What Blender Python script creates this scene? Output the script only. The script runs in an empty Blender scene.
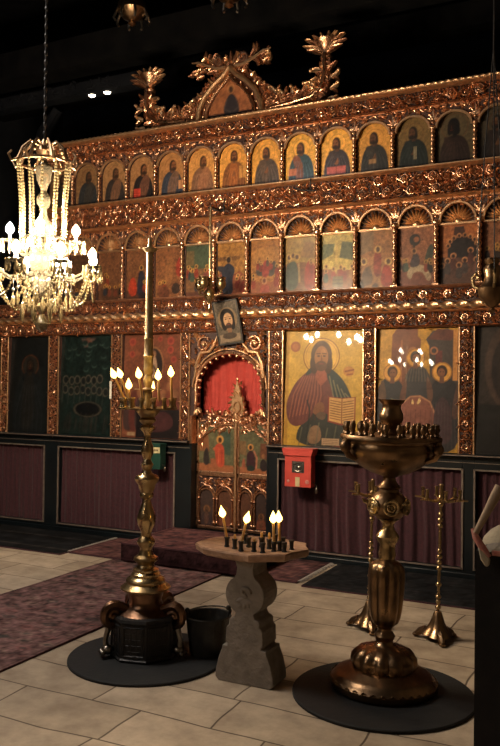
import bpy, math, random
import numpy as np
from mathutils import Vector, Matrix
random.seed(7)
rng = np.random.default_rng(11)
PI = math.pi
COL = bpy.context.scene.collection
R = math.radians

# ------------------------------------------------------------------ mesh helper
class MB:
    def __init__(s): s.v = []; s.f = []; s.m = []
    def add(s, vs, fs, mi=0):
        o = len(s.v); s.v += [tuple(p) for p in vs]
        for f in fs: s.f.append(tuple(i + o for i in f)); s.m.append(mi)
        return s
    def box(s, x0, y0, z0, x1, y1, z1, mi=0):
        if x0 > x1: x0, x1 = x1, x0
        if y0 > y1: y0, y1 = y1, y0
        if z0 > z1: z0, z1 = z1, z0
        v = [(x0,y0,z0),(x1,y0,z0),(x1,y1,z0),(x0,y1,z0),(x0,y0,z1),(x1,y0,z1),(x1,y1,z1),(x0,y1,z1)]
        return s.add(v, [(3,2,1,0),(4,5,6,7),(0,1,5,4),(1,2,6,5),(2,3,7,6),(3,0,4,7)], mi)
    def tube(s, pts, rad, n=6, mi=0, cap=True):
        P = [Vector(p) for p in pts]; k = len(P)
        if not hasattr(rad, '__len__'): rad = [rad]*k
        vs = []; up = None
        for i in range(k):
            t = (P[min(i+1,k-1)] - P[max(i-1,0)])
            t = t.normalized() if t.length > 1e-9 else Vector((0,0,1))
            if up is None:
                up = Vector((0,0,1)) if abs(t.z) < .9 else Vector((1,0,0))
            a = (up - t*up.dot(t))
            if a.length < 1e-6: a = t.orthogonal()
            a.normalize(); b = t.cross(a); up = a
            for j in range(n):
                w = 2*PI*j/n
                vs.append(P[i] + (a*math.cos(w) + b*math.sin(w))*rad[i])
        fs = [(i*n+j, i*n+(j+1)%n, (i+1)*n+(j+1)%n, (i+1)*n+j) for i in range(k-1) for j in range(n)]
        if cap: fs += [tuple(range(n))[::-1], tuple((k-1)*n+j for j in range(n))]
        return s.add(vs, fs, mi)
    def lathe(s, prof, n=24, c=(0,0,0), lobes=0, depth=0, mi=0, ph=0.):
        """prof: list of (z, r) or (z, r, lobe weight)"""
        k = len(prof); vs = []
        for q in prof:
            z, r = q[0], q[1]; w = q[2] if len(q) > 2 else 0
            for j in range(n):
                a = 2*PI*j/n + ph
                rr = r*(1 - depth*w*(1-abs(math.sin(lobes*a/2)))) if lobes else r
                vs.append((c[0]+rr*math.cos(a), c[1]+rr*math.sin(a), c[2]+z))
        up = prof[-1][0] >= prof[0][0]
        fs = []
        for i in range(k-1):
            for j in range(n):
                q = (i*n+j, i*n+(j+1)%n, (i+1)*n+(j+1)%n, (i+1)*n+j)
                fs.append(q if up else q[::-1])
        a = tuple(range(n)); b = tuple((k-1)*n+j for j in range(n))
        fs += [a[::-1], b] if up else [a, b[::-1]]
        return s.add(vs, fs, mi)
    def prism(s, out, y0, y1, mi=0, M=None):
        """out: outline in (x,z); extruded from y0 (front) to y1"""
        n = len(out)
        ar = sum(out[i][0]*out[(i+1)%n][1]-out[(i+1)%n][0]*out[i][1] for i in range(n))
        if ar < 0: out = out[::-1]
        vs = [(x,y0,z) for x,z in out] + [(x,y1,z) for x,z in out]
        if M: vs = [M(p) for p in vs]
        fs = [tuple(range(n)), tuple(range(2*n-1, n-1, -1))]
        fs += [(i, n+i, n+(i+1)%n, (i+1)%n) for i in range(n)]
        return s.add(vs, fs, mi)
    def ell(s, c, r, nu=10, nv=6, mi=0, rot=None):
        if not hasattr(r, '__len__'): r = (r,r,r)
        vs = []
        for i in range(nv+1):
            b = PI*i/nv
            for j in range(nu):
                a = 2*PI*j/nu
                p = Vector((r[0]*math.sin(b)*math.cos(a), r[1]*math.sin(b)*math.sin(a), -r[2]*math.cos(b)))
                if rot: p = rot @ p
                vs.append((c[0]+p.x, c[1]+p.y, c[2]+p.z))
        fs = [(i*nu+j, i*nu+(j+1)%nu, (i+1)*nu+(j+1)%nu, (i+1)*nu+j) for i in range(nv) for j in range(nu)]
        return s.add(vs, fs, mi)
    def leaf(s, M, c, ang, L, W, H, bend=0., mi=0):
        """domed almond lobe lying on the plane of M(s,t,h)"""
        vs = []; N = 4
        for i in range(N+1):
            u = i/N; a = ang + bend*u
            x = c[0] + L*u*math.cos(ang+bend*u*.5); y = c[1] + L*u*math.sin(ang+bend*u*.5)
            w = W*.5*math.sin(PI*min(1, .12+u*.86))**.8 if i < N else W*.06
            h = H*(.35+.9*u-.5*u*u)
            nx, ny = -math.sin(a), math.cos(a)
            vs += [M(x+nx*w, y+ny*w, 0), M(x+nx*w*.55, y+ny*w*.55, h*.75), M(x, y, h*.55 if W > .03 else h), M(x-nx*w*.55, y-ny*w*.55, h*.75), M(x-nx*w, y-ny*w, 0)]
        fs = [(i*5+j, (i+1)*5+j, (i+1)*5+j+1, i*5+j+1) for i in range(N) for j in range(4)]
        fs.append(tuple(N*5+j for j in range(5)))
        return s.add(vs, fs, mi)
    def build(s, name, mats, parent=None, smooth=True, sharp=40, bev=0):
        me = bpy.data.meshes.new(name)
        me.from_pydata(s.v, [], s.f)
        if not isinstance(mats, (list,tuple)): mats = [mats]
        for m in mats: me.materials.append(m)
        me.polygons.foreach_set('material_index', s.m)
        me.polygons.foreach_set('use_smooth', [smooth]*len(s.f))
        me.update()
        if smooth:
            try: me.set_sharp_from_angle(angle=R(sharp))
            except Exception: pass
        o = bpy.data.objects.new(name, me); COL.objects.link(o)
        if parent: o.parent = parent
        if bev:
            b = o.modifiers.new('bevel','BEVEL'); b.width = bev; b.segments = 2; b.limit_method = 'ANGLE'
        return o

def tag(o, label=None, cat=None, group=None, kind=None):
    for k, v in (('label',label),('category',cat),('group',group),('kind',kind)):
        if v: o[k] = v
    return o
def empty(name, loc, label, cat, group=None, rz=0):
    o = bpy.data.objects.new(name, None); COL.objects.link(o); o.location = loc; o.rotation_euler.z = rz
    o.empty_display_size = .1
    return tag(o, label, cat, group)
def copy_tree(o, parent=None):
    c = o.copy(); COL.objects.link(c)
    if parent: c.parent = parent
    for ch in list(o.children): copy_tree(ch, c)
    return c

# ------------------------------------------------------------------ materials
def lin(c):
    return tuple(((x/255)/12.92 if x/255 <= .04045 else ((x/255+.055)/1.055)**2.4) for x in c)
def new_mat(name):
    m = bpy.data.materials.new(name); m.use_nodes = True
    return m, m.node_tree.nodes, m.node_tree.links, m.node_tree.nodes['Principled BSDF']
def pmat(name, c1, c2=None, rough=.5, metal=0., scale=8., bump=0., bscale=60., coat=0., rough2=None, detail=4, coat_r=.03, spec=None, sheen=0):
    m, N, L, b = new_mat(name)
    b.inputs['Roughness'].default_value = rough; b.inputs['Metallic'].default_value = metal
    b.inputs['Coat Weight'].default_value = coat; b.inputs['Coat Roughness'].default_value = coat_r
    if spec is not None: b.inputs['Specular IOR Level'].default_value = spec
    if sheen: b.inputs['Sheen Weight'].default_value = sheen
    b.inputs['Base Color'].default_value = (*c1, 1)
    tc = N.new('ShaderNodeTexCoord')
    if c2:
        nz = N.new('ShaderNodeTexNoise'); nz.inputs['Scale'].default_value = scale; nz.inputs['Detail'].default_value = detail
        L.new(tc.outputs['Object'], nz.inputs['Vector'])
        rp = N.new('ShaderNodeValToRGB'); e = rp.color_ramp.elements
        e[0].position = .35; e[1].position = .65; e[0].color = (*c1,1); e[1].color = (*c2,1)
        L.new(nz.outputs['Fac'], rp.inputs['Fac']); L.new(rp.outputs['Color'], b.inputs['Base Color'])
        if rough2 is not None:
            mr = N.new('ShaderNodeMapRange'); mr.inputs['From Min'].default_value = .35; mr.inputs['From Max'].default_value = .65
            mr.inputs['To Min'].default_value = rough; mr.inputs['To Max'].default_value = rough2
            L.new(nz.outputs['Fac'], mr.inputs['Value']); L.new(mr.outputs['Result'], b.inputs['Roughness'])
    if bump:
        n2 = N.new('ShaderNodeTexNoise'); n2.inputs['Scale'].default_value = bscale; n2.inputs['Detail'].default_value = 3
        L.new(tc.outputs['Object'], n2.inputs['Vector'])
        bp = N.new('ShaderNodeBump'); bp.inputs['Strength'].default_value = bump; bp.inputs['Distance'].default_value = .01
        L.new(n2.outputs['Fac'], bp.inputs['Height']); L.new(bp.outputs['Normal'], b.inputs['Normal'])
    return m
def emit(name, col, strength):
    m, N, L, b = new_mat(name)
    b.inputs['Base Color'].default_value = (0,0,0,1)
    b.inputs['Emission Color'].default_value = (*col,1); b.inputs['Emission Strength'].default_value = strength
    return m
def paint_mat(name, rough, coat, coat_r, spec=.3):
    m, N, L, b = new_mat(name)
    a = N.new('ShaderNodeAttribute'); a.attribute_name = 'Col'
    L.new(a.outputs['Color'], b.inputs['Base Color'])
    b.inputs['Roughness'].default_value = rough; b.inputs['Coat Weight'].default_value = coat
    b.inputs['Coat Roughness'].default_value = coat_r; b.inputs['Specular IOR Level'].default_value = spec
    return m

GOLD   = pmat('gilding', (.80,.475,.28), (.48,.235,.135), .25, 1., 22, .3, 90, rough2=.40)
GOLDB  = pmat('bright_gilding', (.86,.55,.30), (.60,.34,.18), .30, .9, 22, .2, 90, rough2=.42)
GOLDR  = pmat('reddish_gilding', (.44,.215,.12), (.27,.115,.065), .42, .8, 22, .3, 90, rough2=.55)
BOLE   = pmat('red_brown_ground', (.062,.024,.016), (.038,.016,.012), .6, 0, 14, .3, 60)
DARKW  = pmat('blue_black_paint', (.006,.010,.0125), (.004,.006,.008), .36, 0, 6, .1, 40)
LINE   = pmat('pale_moulding', (.36,.29,.24), (.24,.19,.16), .35, .5, 20)
BRASS  = pmat('brass', (.58,.42,.22), (.34,.235,.115), .22, 1., 9, .08, 30, rough2=.36)
BRASSD = pmat('tarnished_brass', (.34,.21,.11), (.13,.08,.046), .27, 1., 7, .15, 26, rough2=.42)
GILT   = pmat('old_matt_gilt', (.62,.47,.28), (.42,.29,.15), .36, .75, 30, .25, 60, rough2=.5)
COPPER = pmat('copper_brown', (.24,.135,.08), (.13,.072,.045), .27, 1., 8, .08, 30, rough2=.4)
IRON   = pmat('black_iron', (.018,.018,.018), (.035,.03,.028), .45, .3, 20, .3, 60)
BUCK   = pmat('grey_galvanised_steel', (.07,.068,.062), (.045,.043,.04), .42, .6, 14, .2, 50)
SILV   = pmat('tarnished_silver', (.34,.30,.25), (.17,.145,.115), .32, 1., 12)
STONE  = pmat('pale_marble', (.31,.265,.225), (.22,.19,.16), .7, 0, 14, .6, 40)
STONET = pmat('waxy_stone_slab', (.50,.30,.19), (.33,.19,.12), .45, 0, 22, .6, 45)
WAX    = pmat('beeswax', (.72,.42,.17), (.62,.34,.13), .4, 0, 10)
WAX.node_tree.nodes['Principled BSDF'].inputs['Subsurface Weight'].default_value = .25
WAX.node_tree.nodes['Principled BSDF'].inputs['Subsurface Radius'].default_value = (.02,.01,.005)
FLAME  = emit('candle_flame', (1.,.62,.15), 8)
BULB   = emit('lamp_bulb', (1.,.79,.55), 1250)
BULBW  = emit('weaker_lamp_bulb', (1.,.79,.55), 80)
DIMB   = emit('bare_bulb', (1.,.86,.66), 16)
VELVET = pmat('maroon_velvet', (.062,.015,.022), (.040,.010,.015), .9, 0, 40, .4, 120, sheen=.12)
REDC   = pmat('scarlet_cloth', (.56,.062,.044), (.47,.046,.034), .75, 0, 20, .2, 160)
REDP   = pmat('red_paint', (.62,.075,.055), (.54,.06,.045), .42, 0, 14)
GREENP = pmat('green_paint', (.014,.06,.042), (.010,.045,.033), .38, 0, 14)
CREAM  = pmat('cream_card', (.62,.52,.28), (.55,.45,.24), .6, 0, 30)
WHITEC = pmat('white_paper', (.74,.70,.60), None, .6)
INK    = pmat('brown_ink', (.06,.04,.025), None, .7)
BLACKP = pmat('black_picture', (.02,.02,.02), (.10,.09,.08), .4, 0, 30)
MAT    = pmat('dark_rubber', (.006,.0068,.007), (.010,.010,.010), .75, 0, 12, .2, 40)
CLOTHD = pmat('black_cloth', (.007,.006,.007), (.011,.010,.010), .9, 0, 20, .3, 120)
CLOTHC = pmat('cream_cloth', (.46,.40,.29), (.38,.32,.24), .85, 0, 20, .4, 80)
CLOTHG = pmat('grey_cloth', (.27,.235,.20), (.22,.19,.165), .85, 0, 20, .4, 80)
CLOTHP = pmat('pink_trim', (.60,.30,.25), (.50,.16,.13), .8, 0, 40, .3, 80)
TAN    = pmat('tan_roll', (.42,.31,.21), (.34,.24,.16), .8, 0, 20)
WOODD  = pmat('dark_timber', (.008,.0075,.0075), (.004,.004,.0045), .95, 0, 6, .4, 20, spec=.05)
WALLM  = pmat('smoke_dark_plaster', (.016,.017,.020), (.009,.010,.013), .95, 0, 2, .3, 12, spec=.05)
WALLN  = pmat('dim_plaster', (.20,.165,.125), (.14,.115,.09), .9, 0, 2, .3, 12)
def glass_mat():
    m, N, L, b = new_mat('crystal')
    b.inputs['Base Color'].default_value = (.36,.31,.21,1); b.inputs['Roughness'].default_value = .08
    b.inputs['Transmission Weight'].default_value = .75; b.inputs['IOR'].default_value = 1.5
    return m
CRYS = glass_mat()
CRYSB = pmat('beaded_crystal', (.30,.235,.125), (.16,.115,.055), .12, 0, 60, coat=1)
PAINT  = paint_mat('panel_painting', .45, 1., .02)
PAINTS = paint_mat('varnished_painting', .42, .6, .16)
PAINTM = paint_mat('woven_pattern', .95, 0, 0, .1)

def floor_mat():
    m, N, L, b = new_mat('worn_stone_slabs')
    tc = N.new('ShaderNodeTexCoord')
    n0 = N.new('ShaderNodeTexNoise'); n0.inputs['Scale'].default_value = 1.3; n0.inputs['Detail'].default_value = 2
    L.new(tc.outputs['Object'], n0.inputs['Vector'])
    mx = N.new('ShaderNodeMixRGB'); mx.blend_type = 'LINEAR_LIGHT'; mx.inputs[0].default_value = .06
    L.new(tc.outputs['Object'], mx.inputs[1]); L.new(n0.outputs['Color'], mx.inputs[2])
    br = N.new('ShaderNodeTexBrick'); L.new(mx.outputs[0], br.inputs['Vector'])
    br.inputs['Color1'].default_value = (.58,.49,.39,1); br.inputs['Color2'].default_value = (.43,.355,.275,1)
    br.inputs['Mortar'].default_value = (.15,.115,.085,1)
    br.inputs['Scale'].default_value = 1.; br.inputs['Mortar Size'].default_value = .006; br.inputs['Mortar Smooth'].default_value = .4
    br.inputs['Brick Width'].default_value = .66; br.inputs['Row Height'].default_value = .34; br.offset = .43; br.squash = 1.25; br.squash_frequency = 3
    n1 = N.new('ShaderNodeTexNoise'); n1.inputs['Scale'].default_value = 5; n1.inputs['Detail'].default_value = 8; n1.inputs['Roughness'].default_value = .65
    L.new(tc.outputs['Object'], n1.inputs['Vector'])
    rp = N.new('ShaderNodeValToRGB'); e = rp.color_ramp.elements; e[0].position = .3; e[1].position = .7
    e[0].color = (.62,.56,.50,1); e[1].color = (1.15,1.1,1.0,1)
    L.new(n1.outputs['Fac'], rp.inputs['Fac'])
    mu = N.new('ShaderNodeMixRGB'); mu.blend_type = 'MULTIPLY'; mu.inputs[0].default_value = 1
    L.new(br.outputs['Color'], mu.inputs[1]); L.new(rp.outputs['Color'], mu.inputs[2])
    L.new(mu.outputs[0], b.inputs['Base Color']); b.inputs['Roughness'].default_value = .62
    b.inputs['Specular IOR Level'].default_value = .35
    bp = N.new('ShaderNodeBump'); bp.inputs['Strength'].default_value = .5; bp.inputs['Distance'].default_value = .012; bp.invert = True
    bn = N.new('ShaderNodeBump'); bn.inputs['Strength'].default_value = .25; bn.inputs['Distance'].default_value = .01
    L.new(br.outputs['Fac'], bp.inputs['Height']); L.new(n1.outputs['Fac'], bn.inputs['Height'])
    L.new(bp.outputs['Normal'], bn.inputs['Normal']); L.new(bn.outputs['Normal'], b.inputs['Normal'])
    return m

# ------------------------------------------------------------------ painting on a fine grid (colour attribute)
class Paint:
    """u runs 0..1 across, v 0..a upwards (a = height/width)"""
    def __init__(s, w, h, n, bg):
        s.w, s.h, s.a = w, h, h/w
        s.nx = n; s.ny = max(2, int(round(n*h/w)))
        s.U, s.V = np.meshgrid(np.linspace(0,1,s.nx+1), np.linspace(0,s.a,s.ny+1))
        s.px = 1./n
        s.C = np.zeros(s.U.shape+(3,)); s.C[:] = lin(bg)
    def mix(s, m, col):
        m = np.clip(m,0,1)[...,None]; s.C = s.C*(1-m) + np.array(lin(col))*m
    def ell(s, cx, cy, rx, ry, col, rot=0., a=1., ring=None):
        x, y = s.U-cx, s.V-cy; c, d = math.cos(rot), math.sin(rot)
        x, y = x*c+y*d, -x*d+y*c
        q = np.sqrt((x/rx)**2+(y/ry)**2)
        k = min(rx,ry)/s.px
        m = np.clip((1-q)*k+.5,0,1)
        if ring is not None: m = m*np.clip((q-(1-ring/min(rx,ry)))*k+.5,0,1)
        s.mix(m*a, col)
    def poly(s, pts, col, a=1.):
        n = len(pts); ins = np.zeros(s.U.shape,bool); dist = np.full(s.U.shape,9.)
        for i in range(n):
            x0,y0 = pts[i]; x1,y1 = pts[(i+1)%n]
            if y0 != y1:
                cr = ((y0 > s.V) != (y1 > s.V)) & (s.U < (x1-x0)*(s.V-y0)/(y1-y0)+x0); ins ^= cr
            dx,dy = x1-x0,y1-y0; l = dx*dx+dy*dy+1e-12
            t = np.clip(((s.U-x0)*dx+(s.V-y0)*dy)/l,0,1)
            dist = np.minimum(dist, np.hypot(s.U-x0-t*dx, s.V-y0-t*dy))
        sd = np.where(ins,dist,-dist)
        s.mix(np.clip(sd/s.px+.5,0,1)*a, col)
    def blob(s, pts, col, a=1., it=2):
        for _ in range(it):
            q = []
            for i in range(len(pts)):
                p0, p1 = pts[i], pts[(i+1)%len(pts)]
                q += [(p0[0]*.75+p1[0]*.25, p0[1]*.75+p1[1]*.25), (p0[0]*.25+p1[0]*.75, p0[1]*.25+p1[1]*.75)]
            pts = q
        s.poly(pts, col, a)
    def line(s, pts, w, col, a=1.):
        d = np.full(s.U.shape,9.)
        for (x0,y0),(x1,y1) in zip(pts[:-1],pts[1:]):
            dx,dy = x1-x0,y1-y0; l = dx*dx+dy*dy+1e-12
            t = np.clip(((s.U-x0)*dx+(s.V-y0)*dy)/l,0,1)
            d = np.minimum(d, np.hypot(s.U-x0-t*dx, s.V-y0-t*dy))
        s.mix(np.clip((w/2-d)/s.px+.5,0,1)*a, col)
    def wear(s, amt, cells=14):
        ny, nx = s.U.shape; t = np.zeros((ny,nx))
        for c, g in ((cells,1.),(cells*3,.7),(cells*6,.7)):
            gy = max(2,int(c*s.a)+2); g0 = rng.standard_normal((gy,c+2))
            yi = np.linspace(0,gy-1.001,ny); xi = np.linspace(0,c+.999,nx)
            y0 = yi.astype(int); x0 = xi.astype(int); fy = (yi-y0)[:,None]; fx = (xi-x0)[None]
            t += g*((g0[y0][:,x0]*(1-fx)+g0[y0][:,x0+1]*fx)*(1-fy)+(g0[y0+1][:,x0]*(1-fx)+g0[y0+1][:,x0+1]*fx)*fy)
        s.C = np.clip(s.C*np.clip(1+1.55*amt*t,.25,2.2)[...,None],.001,1)
    def build(s, name, mat, parent=None, origin=(0,0,0), warp=None, thick=.02, back=None, flat=False):
        """upright panel in the XZ plane, lower left corner at origin (flat=True: in the XY plane); a solid board"""
        ny, nx = s.U.shape
        X = s.U*s.w; Z = s.V*s.w
        vs = []
        for j in range(ny):
            for i in range(nx):
                x, z = X[j,i], Z[j,i]; d = warp(x,z) if warp else 0.
                vs.append((origin[0]+x, origin[1]+z, origin[2]+d) if flat else (origin[0]+x, origin[1]-d, origin[2]+z))
        fs = [(j*nx+i, j*nx+i+1, (j+1)*nx+i+1, (j+1)*nx+i) for j in range(ny-1) for i in range(nx-1)]
        rim = [i for i in range(nx)] + [j*nx+nx-1 for j in range(1,ny)] + [(ny-1)*nx+i for i in range(nx-2,-1,-1)] + [j*nx for j in range(ny-2,0,-1)]
        o = len(vs)
        for k in rim:
            p = vs[k]; vs.append((p[0],p[1],origin[2]-thick) if flat else (p[0],origin[1]+thick,p[2]))
        nr = len(rim); nf = len(fs)
        fs += [(rim[(k+1)%nr], rim[k], o+k, o+(k+1)%nr) for k in range(nr)]
        fs.append(tuple(o+k for k in range(nr))[::-1])
        me = bpy.data.meshes.new(name); me.from_pydata(vs, [], fs)
        me.materials.append(mat); me.materials.append(back or BOLE)
        mi = [0]*nf + [1]*(nr+1); me.polygons.foreach_set('material_index', mi)
        me.polygons.foreach_set('use_smooth', [bool(warp)]*nf+[False]*(nr+1))
        at = me.color_attributes.new('Col','FLOAT_COLOR','POINT')
        c = np.ones((len(vs),4),np.float32); c[:ny*nx,:3] = s.C.reshape(-1,3)
        at.data.foreach_set('color', c.ravel()); me.update()
        ob = bpy.data.objects.new(name, me); COL.objects.link(ob)
        if parent: ob.parent = parent
        return ob

# ------------------------------------------------------------------ carved ornament
def wallM(x0, z0, y0, flip=False):
    return lambda s,t,h: (x0+s, y0-h, z0+t)
def vertM(x0, z0, y0):
    return lambda s,t,h: (x0+t, y0-h, z0+s)
def spiral(c, Rr, a0, turns, sg, n=18):
    return [(c[0]+Rr*(1-.78*i/n)*math.cos(a0+sg*turns*2*PI*i/n), c[1]+Rr*(1-.78*i/n)*math.sin(a0+sg*turns*2*PI*i/n)) for i in range(n+1)]
def rinceau(mb, M, L, H, P, r=.011, hgt=.03, leaves=1., mi=0, n=5):
    """running scroll of length L in a band of height H centred on t=0; one curl every P"""
    k = max(2, int(round(L/P))); P = L/k; A = H*.22; r = r*.62
    pts = [(L*i/(k*8), A*math.sin(PI*i/8)) for i in range(k*8+1)]
    mb.tube([M(x,y,hgt*.22) for x,y in pts], r, n, mi)
    for i in range(k):
        sg = 1 if i % 2 == 0 else -1
        c = ((i+.5)*P, -sg*A*.18); Rr = min(H*.36, P*.40)
        sp = spiral(c, Rr, PI/2*sg+ (0.35*sg), 1.45, sg)
        mb.tube([M(x,y,hgt*(.55+.5*q/18)) for q,(x,y) in enumerate(sp)], [r*(1-.4*q/18) for q in range(19)], n, mi)
        e = M(c[0],c[1],hgt*.8); mb.ell(e, Rr*.27, 7, 4, mi)
        for q in range(5):
            a = q*PI/2.5+random.random(); mb.leaf(M, (c[0]+Rr*.30*math.cos(a), c[1]+Rr*.30*math.sin(a)), a, Rr*.55, Rr*.34, hgt*.8, .5*sg, mi)
        for q in range(int(7*leaves)):
            a = PI*2*q/(7*leaves)+random.random()*.5
            b = (c[0]+Rr*.95*math.cos(a), c[1]+Rr*.95*math.sin(a))
            if abs(b[1]) < H*.46: mb.leaf(M, b, a+.7*sg, min(H*.20,Rr*.62), H*.10, hgt*.9, .9*sg, mi)
        for q in (-1,1):
            for w in (-.35,.35):
                b = (i*P + P*w*.3, q*H*.28); mb.leaf(M, b, q*PI/2-w*1.5, H*.20, H*.12, hgt*.8, w, mi)
def clutter(mb, M, L, H, n, size, hgt, mi=0):
    for _ in range(n):
        mb.leaf(M, (random.random()*L, (random.random()-.5)*H*.86), random.random()*2*PI, size*(.7+.6*random.random()), size*.55, hgt*(.6+.6*random.random()), random.uniform(-1,1), mi)
def helix(p0, p1, r, strands, turns, n=10, amp=.32, seg=None):
    """twisted rope / column between two points"""
    p0, p1 = Vector(p0), Vector(p1); t = (p1-p0); Ln = t.length; t.normalize()
    a = Vector((0,1,0)); b = t.cross(a); seg = seg or int(turns*10)+2
    vs = []
    for i in range(seg+1):
        q = i/seg; w0 = 2*PI*turns*q
        for j in range(n):
            w = 2*PI*j/n; rr = r*(1+amp*math.cos(strands*(w-w0)))
            vs.append(p0+t*Ln*q+(a*math.cos(w)+b*math.sin(w))*rr)
    fs = [(i*n+j, i*n+(j+1)%n, (i+1)*n+(j+1)%n, (i+1)*n+j) for i in range(seg) for j in range(n)]
    fs += [tuple(range(n))[::-1], tuple(seg*n+j for j in range(n))]
    return vs, fs
def moulding(mb, x0, x1, prof, mi=0):
    """prof: closed outline in (y,z), swept along X"""
    n = len(prof)
    ar = sum(prof[i][0]*prof[(i+1)%n][1]-prof[(i+1)%n][0]*prof[i][1] for i in range(n))
    if ar < 0: prof = prof[::-1]
    vs = [(x0,y,z) for y,z in prof]+[(x1,y,z) for y,z in prof]
    fs = [tuple(range(n))[::-1], tuple(range(n,2*n))]+[(i,(i+1)%n,n+(i+1)%n,n+i) for i in range(n)]
    mb.add(vs, fs, mi)

# ================================================================== THE ROOM
X0, X1, Y0, Y1, ZC = -4.6, 4.9, -9.0, 3.0, 6.3
def struct(name, mb, m, **k): return tag(mb.build(name, m, smooth=False, **k), kind='structure')
struct('floor', MB().box(X0,Y0,-.1,X1,Y1,0), floor_mat())
struct('ceiling', MB().box(X0,Y0,ZC,X1,Y1,ZC+.1), WOODD)
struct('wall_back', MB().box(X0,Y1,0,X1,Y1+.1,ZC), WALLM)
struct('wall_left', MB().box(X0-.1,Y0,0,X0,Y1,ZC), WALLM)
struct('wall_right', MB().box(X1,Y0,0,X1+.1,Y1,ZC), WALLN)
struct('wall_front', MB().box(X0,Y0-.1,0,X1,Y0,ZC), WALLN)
for i, (y0,y1,z0,z1) in enumerate(((.25,.55,5.02,5.34),(-1.3,-1.05,5.75,6.02),(1.5,1.75,5.2,5.45))):
    struct('trim_%d' % (i+1), MB().box(X0,y0,z0,X1,y1,z1), WOODD)
# carved edge of the gallery beam behind the screen
g = MB(); g.box(X0,.62,4.86,-1.35,.78,5.0)
M = wallM(X0,4.93,.62); clutter(g, M, 3.2, .12, 70, .07, .03)
struct('trim_4', g, WALLM)
struct('trim_5', MB().tube([(-3.35,.9,3.4),(-3.25,.9,4.2),(-3.12,.9,4.6),(-2.9,.9,4.86)], [.09,.09,.085,.06], 10), WALLM)

# ================================================================== THE ICON SCREEN
ico = empty('icon_screen', (0,0,0), 'tall carved and gilded wooden icon screen filling the back of the church', 'icon screen')
XL, XR, XU = -3.45, 3.35, -2.26
def part(name, mb, m, **k): return mb.build(name, m, ico, **k)
DL, DR = -.415, .381                       # doorway
b = MB()
b.box(XL,.035,.06,DL-.02,.10,2.2); b.box(DR+.02,.035,.06,XR,.10,2.2); b.box(DL-.02,.07,1.95,DR+.02,.10,2.2); b.box(XU,.035,2.2,XR,.10,4.03)
part('backboard', b, BOLE, smooth=False)
# --- painted dado with bays for curtains
bays = [(-3.30,-2.22),(-2.03,-.60),(.50,2.14),(2.235,3.25)]
b = MB()
edges = [XL]+[x for q in bays for x in q]+[XR]
stile = [(XL,bays[0][0]),(bays[0][1],bays[1][0]),(bays[1][1],DL-.02),(DR+.02,bays[2][0]),(bays[2][1],bays[3][0]),(bays[3][1],XR)]
for x0,x1 in stile: b.box(x0,-.03,0,x1,.034,.985)
for x0,x1 in bays:
    b.box(x0,-.03,0,x1,.034,.085); b.box(x0,-.03,.885,x1,.034,.985)
b.box(XL,-.05,0,DL-.02,-.03,.05); b.box(DR+.02,-.05,0,XR,-.03,.05)
part('dado_frame', b, DARKW, smooth=False, bev=.004)
for x0,x1 in bays:
    b = MB(); t = .007; e = .012
    for (a0,c0,a1,c1) in ((x0,.079,x1,.079+e),(x0,.879,x1,.879+e)): b.box(a0,-.042,c0,a1,-.03,c1)
    for xx in (x0,x1): b.box(xx-t,-.042,.079,xx+t,-.03,.891)
    part('dado_moulding', b, LINE, smooth=False)
for x0,x1 in ((XL,DL-.02),(DR+.02,XR)):
    b = MB(); moulding(b, x0, x1, [(.034,.985),(-.075,.985),(-.09,.995),(-.09,1.005),(-.06,1.012),(.034,1.012)])
    lg = part('ledge', b, DARKW, smooth=False)
    q = MB(); q.box(x0,-.094,.997,x1,-.0895,1.006); q.box(x0,-.036,.938,x1,-.0295,.943); q.build('ledge_edging', LINE, lg, smooth=False)
# --- carved posts between the big icons
posts = [(-2.851,-2.739),(-2.185,-2.04),(-1.369,-1.233),(-.55,-.438),(.391,.542),(1.285,1.408),(2.10,2.235),(2.98,3.10)]
for x0,x1 in posts:
    b = MB(); w = x1-x0
    b.box(x0,-.03,1.012,x1,.034,2.05,2)
    for xx in (x0+.008,x1-.008): b.tube([(xx,-.035,1.012),(xx,-.035,2.05)], .0085, 6, 1)
    rinceau(b, vertM((x0+x1)/2,1.02,-.03), 1.02, w*.80, .092, r=.0075, hgt=.026, leaves=1.3, mi=0); clutter(b, vertM((x0+x1)/2,1.02,-.03), 1.02, w*.78, 60, .040, .028)
    part('carved_post', b, [GOLD,GOLDB,BOLE])
# --- lower frieze, rope, middle frieze
def frieze(name, x0, x1, z0, z1, yb, P, m, cl=0, r=.011, h=.03):
    b = MB(); b.box(x0,yb,z0,x1,.034,z1,1)
    M = wallM(x0,(z0+z1)/2,yb)
    rinceau(b, M, x1-x0, z1-z0, P, r=r, hgt=h)
    if cl: clutter(b, M, x1-x0, z1-z0, int(cl*(x1-x0)), (z1-z0)*.40, h*1.15)
    return part(name, b, [m,BOLE])
def bead(name, x0, x1, prof, m=GOLDB):
    b = MB(); moulding(b, x0, x1, prof); return part(name, b, m)
frieze('frieze', XL, XR, 2.062, 2.170, -.035, .088, GOLD, 75, .0075, .028)
bead('fillet', XL, XR, [(.034,2.046),(-.052,2.046),(-.062,2.055),(-.052,2.064),(.034,2.064)], GOLD)
bead('fillet', XL, XR, [(.034,2.168),(-.075,2.168),(-.09,2.178),(-.075,2.188),(.034,2.188)])
b = MB(); b.box(XL,-.04,2.188,XR,.034,2.262,1)
vs,fs = helix((XL,-.062,2.222),(XR,-.062,2.222),.027,2,(XR-XL)/.235,12,.38,360); b.add(vs,fs,0)
part('rope_moulding', b, [GOLDB,BOLE])
frieze('frieze', XL, XR, 2.262, 2.362, -.05, .098, GOLD, 80, .0085, .03)
bead('fillet', XL, XR, [(.034,2.362),(-.09,2.362),(-.11,2.374),(-.10,2.388),(.034,2.388)], GOLDR)
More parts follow.
